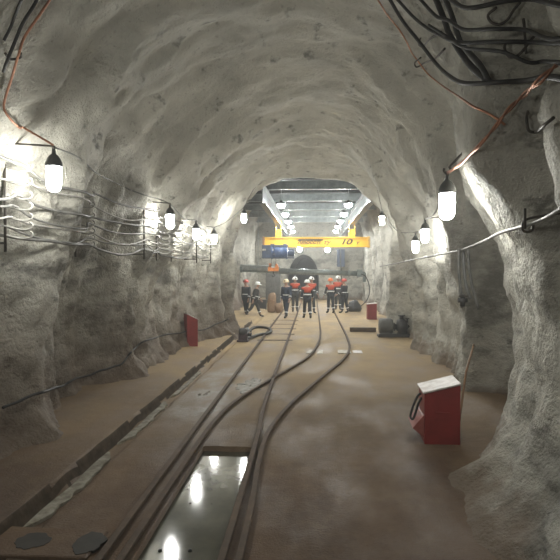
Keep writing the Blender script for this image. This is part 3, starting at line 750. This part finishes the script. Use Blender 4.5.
# steel cabinet against the far part of the left hall wall
g = at(273, 300, 36); t = thing('cabinet', 'tall grey steel cabinet in the hall behind the sacks', 'cabinet', (g.x, 36, 0))
mb = MB(); mb.box((0, .25, 1.25), (.95, .5, 2.4)); mb.box((0, .25, .03), (.9, .45, .06)); obj('body', mb, 'mgrey', t, bevel=.02)
for s in (-1, 1):
    mb = MB(); mb.box((s * .23, -.012, 1.27), (.44, .024, 2.2)); dd = obj('door', mb, 'mgrey', t, bevel=.006)
    mb = MB(); mb.box((s * .05, -.04, 1.25), (.02, .03, .16)); obj('handle', mb, 'hookst', dd)
p = at(341, 258, 41.6); t = thing('wall_cabinet', 'dark blue cabinet on the far wall right of the dark drift', 'cabinet', (p.x, 41.5, p.z - .65))
mb = MB(); mb.box((0, .3, .65), (.55, .6, 1.3)); obj('body', mb, 'blue_d', t, bevel=.02); mb = MB(); mb.box((0, -.012, .65), (.48, .024, 1.2)); obj('door', mb, 'blue_d', t)
mb = MB(); mb.tube(catmull([p + Vector((0, .1, -.6)), p + Vector((.05, .1, -1.4)), p + Vector((0, .3, -2.2)), Vector((p.x, 41.8, .02))]), .035, 8); tag(obj('cable', mb, 'black', loc=(p.x, 41.8, 0)), 'black cable running down the far wall from the dark blue cabinet', 'cable')

# ------------------------------------------------------------------ cables and racks on the left wall
LZ = [3.40, 3.24, 3.08, 2.96, 2.84, 2.74, 2.64]
RACKS = [4.4, 6.05, 8.3, 10.4, 11.8, 13.4, 15.4, 17.2]
def smooth_wx(y, z): return max(wall_x(y, z, -1), wall_x(y - .15, z, -1), wall_x(y + .15, z, -1))
names = ['topmost', 'second from the top', 'third from the top', 'fourth from the top', 'third from the bottom', 'second from the bottom', 'lowest']
for k, z in enumerate(LZ):
    pts = []
    for i, y0 in enumerate(RACKS[:-1]):
        y1 = RACKS[i + 1]
        for j in range(6):
            f = j / 6; y = y0 + (y1 - y0) * f
            xa = smooth_wx(y0, z) * (1 - f) + smooth_wx(y1, z) * f + .16
            xw = smooth_wx(y, z) + .04
            sag = -(.03 + .09 * ((k * 7 + i * 3) % 5) / 4) * (y1 - y0) * .6 * 4 * f * (1 - f)
            pts.append((max(xa, xw), y, z + sag + .03 * noise.noise(Vector((y, k, 0)))))
    pts.append((smooth_wx(17.2, z) + .14, 17.2, z))
    mb = MB(); mb.tube(catmull(pts, 3), [.017, .012, .018, .014, .013, .012, .019][k], 8)
    tag(obj('cable', mb, 'cable_pale' if k in (1, 4) else 'cable', loc=pts[0]), '%s cable slung on the hook racks along left wall, %s' % ('pale dusty' if k in (1, 4) else 'dark grey', names[k]), 'cable', 'cables on the left wall racks')
for i, y in enumerate(RACKS):
    xw = max(wall_x(y, z, -1) for z in (2.6, 2.9, 3.2)) 
    t = thing('cable_rack', 'upright cable rack with rows of hooks on left wall, %s' % ['just outside the frame edge', 'beside the nearest lamp', 'between nearest and second lamp', 'before the second lamp', 'behind the second lamp', 'before the third lamp', 'before the fourth lamp', 'farthest of all'][i], 'rack', (xw, y, 2.5), 0, 'cable racks on the left wall')
    mb = MB(); mb.tube([(.03, 0, -.05), (.03, 0, 1.05)], .016, 8)
    for zz in (.05, .95): mb.tube([(.02, 0, zz), (-.5, 0, zz)], .014, 6)
    obj('post', mb, 'hookst', t)
    for k, z in enumerate(LZ):
        zz = z - 2.5; ln = .25
        mb = MB(); mb.tube(catmull([(.03, .0, zz + .0), (.1, .02, zz - .02), (.2, .05, zz - .04), (ln + .02, .07, zz - .03), (ln + .05, .08, zz + .0), (ln + .045, .08, zz + .03), (ln + .02, .07, zz + .045)], 4), .010, 6)
        obj('hook', mb, 'hookp', t)

def surf_cable(px, r, m, label, name='cable', cat='cable', off=.03, sub=6, ends=None, dense=0):
    if dense:
        q = []
        for (x0, y0), (x1, y1) in zip(px, px[1:]):
            n = max(1, int(math.hypot(x1 - x0, y1 - y0) / dense)); q += [(x0 + (x1 - x0) * i / n, y0 + (y1 - y0) * i / n) for i in range(n)]
        px = q + [px[-1]]; sub = 2
    pts = [hit(x, y, off) for x, y in px]
    if ends: pts = (ends[0] or []) + pts + (ends[1] or [])
    mb = MB(); mb.tube(catmull(pts, sub), r, 8)
    return tag(obj(name, mb, m, loc=pts[0]), label, cat)
surf_cable([(0, 409), (20, 400), (45, 390), (68, 382), (90, 374), (105, 369), (119, 365), (130, 352), (140, 343), (152, 338), (166, 334), (186, 332), (205, 330), (214, 325), (228, 319), (236, 315)], .018, 'black', 'black cable running low along the left wall behind the tall red box', off=.06, dense=5)

# string wires between lamps
def wire(pts, r, m, label, name='wire', sub=8):
    mb = MB(); mb.tube(catmull(pts, sub), r, 6); return tag(obj(name, mb, m, loc=pts[0]), label, 'wire')
wire([hit(127, 189, .04), hit(145, 195, .06), hit(155, 199, .08), top(1)], .013, 'cable', 'dark wire from the left wall to the second left lamp')
wire([top(1), top(1).lerp(top(2), .5) + Vector((0, 0, -.12)), top(2)], .011, 'cable', 'wire slung between the second and third left lamps')
wire([top(2), top(2).lerp(top(3), .5) + Vector((0, 0, -.10)), top(3)], .010, 'cable', 'wire slung between the third and fourth left lamps')
wire([top(3), top(3).lerp(top(4), .4) + Vector((0, 0, -.08)), top(4)], .010, 'cable', 'wire rising from the fourth left lamp to the lamp at left of the arch')
wire([top(4), Vector((top(4).x + .2, 18.6, roof_z(top(4).x + .2, 18.6) - .03)), hit(262, 182, .02)], .010, 'cable', 'wire from the lamp at left of the arch up to the rock above it')
wire([top(5), top(5).lerp(top(6), .4) + Vector((0, 0, -.2)), top(6)], .011, 'cable_pale', 'pale wire from the large right lamp down to the close pair of lamps')
wire([top(6), top(6).lerp(top(7), .5) + Vector((0, 0, -.1)), top(7)], .010, 'cable', 'short wire between the two lamps of the close right pair')
wire([top(7), top(7).lerp(top(8), .5) + Vector((0, 0, -.3)), top(8)], .010, 'cable', 'wire from the close right pair to the small lamp at right of the arch')
wire([top(8), Vector((top(8).x - .1, 18.9, roof_z(top(8).x - .1, 18.9) - .02))], .010, 'cable', 'short wire holding the small lamp at right of the arch')
def arm(i, side, label, rise=.05):
    p = top(i); w = Vector((wall_x(p.y, p.z + rise, side) + side * .1, p.y, p.z + rise))
    mb = MB(); mb.tube([w, p.lerp(w, .1) + Vector((0, 0, .01)), p + Vector((0, 0, .01)), p + Vector((0, .02, -.03))], .011, 8)
    tag(obj('hook_rod', mb, 'hookst', loc=w), label, 'hook')
arm(0, -1, 'black steel hook rod from left wall holding the nearest left lamp')
arm(1, -1, 'dark hook rod from left wall holding the second left lamp')
arm(2, -1, 'dark hook rod from left wall holding the third left lamp')
arm(3, -1, 'dark hook rod from left wall holding the fourth left lamp')
arm(6, 1, 'dark hook rod from right wall holding the front lamp of the close pair')
arm(7, 1, 'dark hook rod from right wall holding the rear lamp of the close pair')
# rod hook of the large right lamp
p = top(5); h = hit(462, 149, -.05)
mb = MB(); ring = [p + Vector((.035 * math.cos(a), 0, .03 + .035 * math.sin(a))) for a in np.linspace(R(150), R(420), 10)]
mb.tube([Vector(q) for q in reversed(ring)][::-1] + [ring[-1].lerp(h, .5), h], .013, 8)
tag(obj('hook_rod', mb, 'hookst', loc=p), 'dark hooked rod from the rock holding the large right lamp', 'hook')

# copper wires
pts = [hit(50, -8, .05), hit(38, 10, .05), hit(22, 34, .05), hit(15, 48, .06), hit(9, 75, .06), hit(3, 100, .06), hit(4, 112, .07)]
e1 = top(0)
pts += [hit(10, 119, .12), at(22, 127, e1.y - .1), at(38, 136, e1.y - .05), e1 + Vector((0, 0, .02))]
mb = MB(); mb.tube(catmull(pts, 6), .012, 8); tag(obj('wire', mb, 'copper', loc=pts[0]), 'copper wire coming down the left roof to the nearest left lamp', 'wire')
wire([e1, hit(76, 158, .05), hit(95, 172, .04), hit(118, 184, .05), hit(130, 190, .05)], .010, 'cable', 'thin wire running back along left wall from the nearest left lamp')
p5 = top(5)
base = [hit(568, 72, .12), hit(548, 92, .12), hit(528, 104, .12), hit(513, 114, .1), hit(500, 128, .1), hit(482, 147, .1), p5.lerp(hit(482, 147, .1), .4) + Vector((0, 0, -.02)), p5]
for s, lab in ((0, 'thick twisted copper cable down the right roof to the large right lamp, upper strand'), (1, 'thick twisted copper cable down the right roof to the large right lamp, lower strand')):
    cp = catmull(base, 10); q = []
    for i, v in enumerate(cp):
        a = i * .3 + s * PI; k = .012 * max(0, 1 - i / 62) + .007
        q.append(v + Vector((k * math.cos(a) * .6, k * math.cos(a) * .5, k * math.sin(a))))
    mb = MB(); mb.tube(q, .0105, 8); tag(obj('cable', mb, 'copper', loc=q[0]), lab, 'cable')
surf_cable([(508, 126), (490, 115), (470, 101), (450, 86), (430, 70), (414, 48), (400, 25), (388, 8), (378, -8)], .011, 'copper', 'thin copper wire curving over the right side of the roof', 'wire', 'wire', .07, dense=9)

# black cables at the top corners
surf_cable([(-6, 64), (0, 53), (9, 37), (18, 20), (28, 0), (34, -12)], .015, 'black', 'black cable crossing the upper left corner, right one of two', off=.10)
surf_cable([(-6, 36), (0, 23), (5, 12), (9, 0), (13, -10)], .013, 'black', 'black cable crossing the upper left corner, left one of two', off=.10)
surf_cable([(1, 51), (6, 54), (12, 55), (18, 53), (17, 49)], .012, 'hookst', 'small dark hook under the black cables in the upper left corner', 'hook', 'hook', .05)
TR = [([(398, -8), (410, 12), (428, 36), (445, 58), (462, 74), (480, 82), (500, 86), (530, 87), (568, 86)], .022, 'thick black cable sagging lowest across the upper right corner'),
      ([(405, -8), (420, 8), (436, 22), (450, 32), (472, 40), (505, 47), (535, 48), (568, 49)], .018, 'dark cable in the upper right corner, second from below'),
      ([(430, -8), (446, 8), (462, 18), (478, 25), (500, 33), (528, 36), (568, 35)], .018, 'dark cable in the upper right corner, third from below'),
      ([(440, 20), (460, 35), (480, 46), (505, 58), (530, 67), (552, 70), (570, 70)], .016, 'dark cable in the upper right corner, drooping between its neighbours'),
      ([(462, -6), (480, 0), (505, 2), (535, 3), (570, 8)], .02, 'dark cable in the upper right corner, topmost in view'),
      ([(440, -8), (450, 15), (456, 32), (468, 52), (478, 68), (490, 83)], .03, 'fat black cable running down the upper right recess'),
      ([(450, -8), (458, 12), (464, 30), (470, 44), (485, 66), (492, 84)], .026, 'fat black cable beside another in the upper right recess')]
for px, r, lab in TR: surf_cable(px + ([(620, px[-1][1] + 3)] if px[-1][0] > 560 else []), r, 'black', lab, off=.13 if r < .025 else .07)
HK = [([(497, 8), (493, 14), (495, 24), (502, 27), (508, 23), (515, 12), (522, 4)], 'dark J hook at the top of the upper right recess'),
      ([(508, 44), (507, 53), (512, 60), (520, 58), (530, 46), (537, 38)], 'dark J hook in the middle of the upper right recess'),
      ([(540, 114), (534, 114), (531, 122), (534, 131), (542, 132), (552, 124), (562, 114)], 'large dark J hook on the rock beneath the black cables'),
      ([(424, 34), (422, 40), (427, 43), (436, 37), (448, 30)], 'small dark hook holding the lowest black cable, upper one'),
      ([(424, 53), (419, 60), (420, 64), (428, 60), (440, 54), (452, 46)], 'small dark hook holding the lowest black cable, lower one'),
      ([(527, 15 + 42), (527, 30), (526, 22)], 'short dark rod standing behind the cables in the upper right recess')]
for px, lab in HK: surf_cable(px, .012, 'hookst', lab, 'hook', 'hook', .08, 5)

# grey conduit along the right wall with hooks and hoses
pts = [at(575, 207, 4.1), at(560, 213.5, 4.3), at(542, 219.5, 4.55), at(526, 225.5, 4.8), at(505, 233, 5.4), at(484, 241, 6.2), at(461, 250, 7.7), at(440, 254.5, 9.6), at(415, 259.5, 12.6), at(398, 263, 15), at(380, 266.5, 18)]
for i, p in enumerate(pts):
    w = wall_x(p.y, p.z, 1) - .05
    if p.x > w: p.x = w
mb = MB(); mb.tube(catmull(pts, 5), .0155, 10); tag(obj('conduit_pipe', mb, 'pipe', loc=pts[0]), 'pale grey conduit running along the whole right wall', 'pipe')
p = pts[3]
mb = MB(); mb.tube(catmull([Vector((p.x + .55, p.y - .35, p.z + .16)), Vector((p.x + .3, p.y - .18, p.z + .10)), Vector((p.x + .03, p.y, p.z + .06)), Vector((p.x - .03, p.y, p.z + .0)), Vector((p.x - .01, p.y, p.z - .05)), Vector((p.x + .05, p.y, p.z - .04)), Vector((p.x + .06, p.y, p.z + .02))], 5), .011, 8)
tag(obj('hook', mb, 'hookst', loc=p), 'dark hook on the rock holding up the near end of the conduit', 'hook')
mb = MB(); mb.tube([p + Vector((-.02, -.03, .14)), p + Vector((-.02, -.03, -.03))], .012, 8); tag(obj('hook_rod', mb, 'hookst', loc=p), 'short upright dark rod hooked over the near end of the conduit', 'hook')
q = pts[6]
for i, (dx, lab) in enumerate(((-.03, 'left'), (.03, 'middle'), (.09, 'right'))):
    mb = MB(); a = q + Vector((dx, 0, 0)); ln = [.78, .66, .8][i]
    mb.tube(catmull([a + Vector((0, 0, .02)), a + Vector((.01 * i, 0, -.25)), a + Vector((.03 + .02 * i, .02, -.5)), a + Vector((.06 + .05 * i, .04, -ln))]), .022, 8)
    tag(obj('hose', mb, 'cable' if i != 1 else 'mgrey', loc=a), 'dark hose hanging from the conduit in the right alcove, %s one of three' % lab, 'hose')
a = q + Vector((.02, -.02, -.68)); t = thing('valve', 'small dark valve at the lower end of the hanging hoses', 'valve', a)
mb = MB(); mb.cyl((0, 0, -.08), (0, 0, .08), .035, 12); mb.cyl((-.06, 0, 0), (.06, 0, 0), .03, 12); obj('body', mb, 'mdark', t); mb = MB(); mb.box((.0, -.05, .06), (.12, .02, .02)); obj('handle', mb, 'hookst', t)

# ------------------------------------------------------------------ people
def skin_mesh(comps, sub=1):
    """comps: list of (verts, edges, radii); first vertex of each is its root"""
    vs = []; es = []; rs = []; roots = []
    for v, e, r in comps:
        o = len(vs); roots.append(o); vs += [tuple(p) for p in v]; es += [(a + o, b + o) for a, b in e]; rs += r
    me = bpy.data.meshes.new('sk'); me.from_pydata(vs, es, [])
    ob = bpy.data.objects.new('sk', me); COL.objects.link(ob)
    m = ob.modifiers.new('skin', 'SKIN'); m.use_smooth_shade = True
    if not me.skin_vertices: raise RuntimeError('no skin layer')
    for i, d in enumerate(me.skin_vertices[0].data): d.radius = (rs[i], rs[i]); d.use_root = i in roots
    if sub: s = ob.modifiers.new('sub', 'SUBSURF'); s.levels = sub; s.render_levels = sub
    dg = bpy.context.evaluated_depsgraph_get(); dg.update()
    out = bpy.data.meshes.new_from_object(ob.evaluated_get(dg)); bpy.data.objects.remove(ob); bpy.data.meshes.remove(me)
    return out
def mesh_obj(name, me, m, parent):
    me.materials.clear(); me.materials.append(M[m])
    me.polygons.foreach_set('use_smooth', [True] * len(me.polygons))
    o = bpy.data.objects.new(name, me); COL.objects.link(o); o.parent = parent; return o
def person(label, px, py, face, coat, helmet, hv=None, lean=0, legs=((12, 5), (-14, 12)), arms=((10, 8, 20), (-8, 8, 15)), trousers=None, h=1.0, turn=0):
    g = ground(px, py); trousers = trousers or coat
    t = thing('person', label, 'person', (g.x, g.y, 0), R(face), 'miners in the hall'); t.scale = (h, h, h)
    rx = lambda a: Matrix.Rotation(R(a), 3, 'X')
    hip = {}; knee = {}; ank = {}; toe = {}
    for s, (sw, kb) in zip((-1, 1), legs):
        hp = Vector((s * .095, 0, .92)); k = hp + rx(sw) @ Vector((0, 0, -.43)); a = k + rx(sw - kb) @ Vector((0, 0, -.41))
        hip[s], knee[s], ank[s] = hp, k, a
    dz = .075 - min(ank[-1].z, ank[1].z)
    for s in (-1, 1):
        for D in (hip, knee, ank): D[s] = D[s] + Vector((0, 0, dz))
        sw, kb = legs[0 if s < 0 else 1]; tilt = (ank[s].z - .075) * 120
        toe[s] = ank[s] + rx(-min(45, tilt)) @ Vector((s * .03, .17, -.045))
    pel = Vector((0, 0, .95 + dz)); Rl = rx(-lean)
    U = lambda x, y, z: pel + Rl @ Vector((x, y, z))
    waist, chest, nb, neck = U(0, .0, .14), U(0, .0, .34), U(0, -.01, .50), U(0, .0, .57)
    Rt = Matrix.Rotation(R(turn), 3, 'Z')
    head_o = neck; hd = lambda x, y, z: head_o + Rt @ (rx(-lean * .5) @ Vector((x, y, z)))
    chin, mid, crown, nose = hd(0, .035, .05), hd(0, .02, .12), hd(0, .0, .2), hd(0, .125, .105)
    sh, el, wr, pa = {}, {}, {}, {}
    for s, (sw, ab, eb) in zip((-1, 1), arms):
        S = U(s * .185, -.01, .455)
        ra = Rl @ rx(sw) @ Matrix.Rotation(R(-s * ab), 3, 'Y')
        E = S + ra @ Vector((0, 0, -.29)); fw = Rl @ rx(sw + eb) @ Matrix.Rotation(R(-s * ab * .4), 3, 'Y')
        W = E + fw @ Vector((0, 0, -.255)); Pm = W + fw @ Vector((0, 0, -.085))
        sh[s], el[s], wr[s], pa[s] = S, E, W, (Pm, fw)
    # body: one continuous surface, then fingers rooted in the palms
    V = [pel, waist, chest, nb, neck, chin, mid, crown, nose]; Ed = [(0, 1), (1, 2), (2, 3), (3, 4), (4, 5), (5, 6), (6, 7), (6, 8)]
    Ra = [.125, .115, .135, .085, .056, .068, .086, .066, .016]
    for s in (-1, 1):
        b = len(V); V += [hip[s], knee[s], ank[s], toe[s]]; Ra += [.085, .058, .042, .036]; Ed += [(0, b), (b, b + 1), (b + 1, b + 2), (b + 2, b + 3)]
        b = len(V); V += [sh[s], el[s], wr[s], pa[s][0]]; Ra += [.062, .042, .03, .036]; Ed += [(3, b), (b, b + 1), (b + 1, b + 2), (b + 2, b + 3)]
    comps = [(V, Ed, Ra)]
    for s in (-1, 1):
        P0, fw = pa[s]
        for k, ln in enumerate((.07, .08, .075, .06)):
            o = (k - 1.5) * .019
            a = P0 + fw @ Vector((0, o, .015)); b = P0 + fw @ Vector((0, o * 1.15, -.035)); c = b + fw @ Vector((-s * .012, 0, -ln * .5)); d = c + fw @ Vector((-s * .028, 0, -ln * .42))
            comps.append(([a, b, c, d], [(0, 1), (1, 2), (2, 3)], [.011, .0105, .0095, .008]))
        a = P0 + fw @ Vector((0, .02, .05)); b = a + fw @ Vector((-s * .012, .035, -.035)); c = b + fw @ Vector((-s * .012, .012, -.035))
        comps.append(([a, b, c], [(0, 1), (1, 2)], [.013, .012, .0095]))
    body = mesh_obj('body', skin_mesh(comps, 1), 'skin', t)
    mb = MB()
    for s in (-1, 1): mb.ball(hd(s * .033, .095, .125), .011, 8)
    obj('eyes', mb, 'eye', t)
    mb = MB(); mb.tube([hd(-.028, .098, .055), hd(0, .108, .052), hd(.028, .098, .055)], .006, 6)
    obj('mouth', mb, 'skin', t)
    mb = MB()
    for s in (-1, 1): mb.ball(hd(s * .088, .005, .115), .028, 8, sc=(.45, .7, 1))
    obj('ears', mb, 'skin', t)
    # jacket with sleeves, trousers, boots
    V = [pel + Vector((0, 0, -.06)), waist, chest, nb]; Ed = [(0, 1), (1, 2), (2, 3)]; Ra = [.175, .16, .18, .105]
    for s in (-1, 1):
        b = len(V); V += [sh[s], el[s], wr[s].lerp(el[s], .08)]; Ra += [.088, .068, .052]; Ed += [(3, b), (b, b + 1), (b + 1, b + 2)]
    jk = mesh_obj('jacket', skin_mesh([(V, Ed, Ra)], 1), coat, t)
    V = [pel]; Ed = []; Ra = [.15]
    for s in (-1, 1):
        b = len(V); V += [hip[s], knee[s], ank[s].lerp(knee[s], .15)]; Ra += [.112, .085, .07]; Ed += [(0, b), (b, b + 1), (b + 1, b + 2)]
    tr = mesh_obj('trousers', skin_mesh([(V, Ed, Ra)], 1), trousers, t)
    for s in (-1, 1):
        V = [ank[s].lerp(knee[s], .3), ank[s], ank[s].lerp(toe[s], .55) + Vector((0, 0, -.012)), toe[s] + Vector((0, .02, 0))]
        mesh_obj('boot', skin_mesh([(V, [(0, 1), (1, 2), (2, 3)], [.066, .058, .052, .044])], 1), 'boot', t)
    def ring(c, ax, r, w, par, nm='reflective_band'):
        ax = ax.normalized(); mb = MB(); mb.tube([c - ax * w, c + ax * w], r, 16, caps=False); mb.tube([c + ax * w, c - ax * w], r - .004, 16, caps=False); obj(nm, mb, 'band', par)
    for s in (-1, 1):
        ring(knee[s].lerp(ank[s], .55), ank[s] - knee[s], .083, .022, tr)
        ring(el[s].lerp(wr[s], .55), wr[s] - el[s], .066, .02, jk)
    if hv:
        V = [waist.lerp(chest, .3), chest, nb]; Ed = [(0, 1), (1, 2)]; Ra = [.19, .2, .12]
        for s in (-1, 1):
            b = len(V); V += [sh[s], sh[s].lerp(el[s], .45)]; Ra += [.102, .085]; Ed += [(2, b), (b, b + 1)]
        ve = mesh_obj('vest', skin_mesh([(V, Ed, Ra)], 1), hv, t)
        ring(waist.lerp(chest, .2), chest - waist, .196, .025, ve)
    else: ring(waist, chest - waist, .172, .02, jk)
    # helmet with brim and cap lamp
    up = (hd(0, 0, 1) - hd(0, 0, 0)).normalized(); fwd = (hd(0, 1, 0) - hd(0, 0, 0)).normalized(); sd = fwd.cross(up)
    mb = MB(); mb.lathe([(.128, 0), (.132, .012), (.126, .05), (.108, .09), (.07, .122), (.03, .136), (.001, .139)], n=20)
    mb.tube([(.136 * math.cos(a), .136 * math.sin(a) + (.03 if math.sin(a) > 0 else 0) * math.sin(a), .0) for a in np.linspace(0, 2 * PI, 25)[:-1]], .014, 6, closed=True)
    mb.box((0, 0, .085), (.03, .2, .1))
    C0 = hd(0, .0, .155)
    for v in mb.v: v[:] = C0 + sd * v.x + fwd * v.y * 1.12 + up * v.z
    he = obj('helmet', mb, helmet, t)
    mb = MB(); mb.cyl((0, .13, .055), (0, .175, .055), .03, 12)
    for v in mb.v: v[:] = C0 + sd * v.x + fwd * v.y + up * v.z
    obj('cap_lamp', mb, 'black', he)
    return t
person('person in dark clothes with pale bands standing sideways by left hall wall', 246, 316.5, 150, 'coat', 'h_red', None, 0, ((6, 4), (-8, 6)), ((5, 6, 15), (-5, 6, 10)), h=1.0)
person('person in white helmet and dark jacket striding right beside the left hall wall', 254.5, 317, -75, 'coatg', 'h_white', None, 14, ((26, 10), (-22, 25)), ((25, 6, 30), (-18, 8, 20)), h=.98)
person('person in blue overalls and cream helmet, leftmost of the central group', 286.5, 317.5, 155, 'coatb', 'h_cream', None, 3, ((20, 6), (-12, 8)), ((12, 12, 25), (-6, 12, 15)), h=1.03)
person('person in white helmet and orange shoulders, farther back between two others', 295, 311.5, 190, 'coatg', 'h_white', 'hivis', 2, ((6, 4), (-4, 4)), ((12, 10, 40), (10, 10, 35)), h=1.05)
person('person in bright orange vest walking with legs apart in the centre of the track', 307.2, 318.5, 10, 'coat', 'h_white', 'hivis', 3, ((22, 8), (-20, 10)), ((-15, 14, 20), (16, 14, 30)), h=1.03)
person('person in orange vest and white helmet half hidden behind the man walking on the track', 311.5, 313, 200, 'coatg', 'h_white', 'hivis', 0, ((8, 5), (-6, 5)), ((8, 10, 35), (6, 10, 20)), h=1.06)
person('person in orange helmet and orange vest with pale band, leftmost of the right group', 330.7, 313, 20, 'coat', 'h_orange', 'hivis', 2, ((10, 4), (-9, 6)), ((6, 16, 30), (6, 16, 40)), h=1.02)
person('person in white helmet and orange vest, middle one of the right group', 338, 309.5, 185, 'coatg', 'h_white', 'hivis', 0, ((6, 4), (-5, 5)), ((10, 10, 50), (8, 10, 40)), h=1.07)
person('person in dark jacket and red helmet, rightmost of the right group', 344.5, 313, 60, 'coat', 'h_red', None, 2, ((8, 4), (-8, 6)), ((14, 14, 45), (8, 16, 40)), h=1.0)

# ------------------------------------------------------------------ world, view
w = bpy.data.worlds.new('world'); scene.world = w; w.use_nodes = True
w.node_tree.nodes['Background'].inputs[0].default_value = (.02, .021, .02, 1); w.node_tree.nodes['Background'].inputs[1].default_value = 0.0
HAZE = 0.0055
if HAZE:
    v = w.node_tree.nodes.new('ShaderNodeVolumeScatter'); v.inputs['Density'].default_value = HAZE; v.inputs['Anisotropy'].default_value = .3
    v.inputs['Color'].default_value = (.95, .95, .92, 1)
    w.node_tree.links.new(v.outputs[0], w.node_tree.nodes['World Output'].inputs['Volume'])
vs = scene.view_settings; vs.view_transform = 'Standard'; vs.look = 'None'; vs.gamma = 1; vs.use_curve_mapping = False; vs.exposure = 0.18
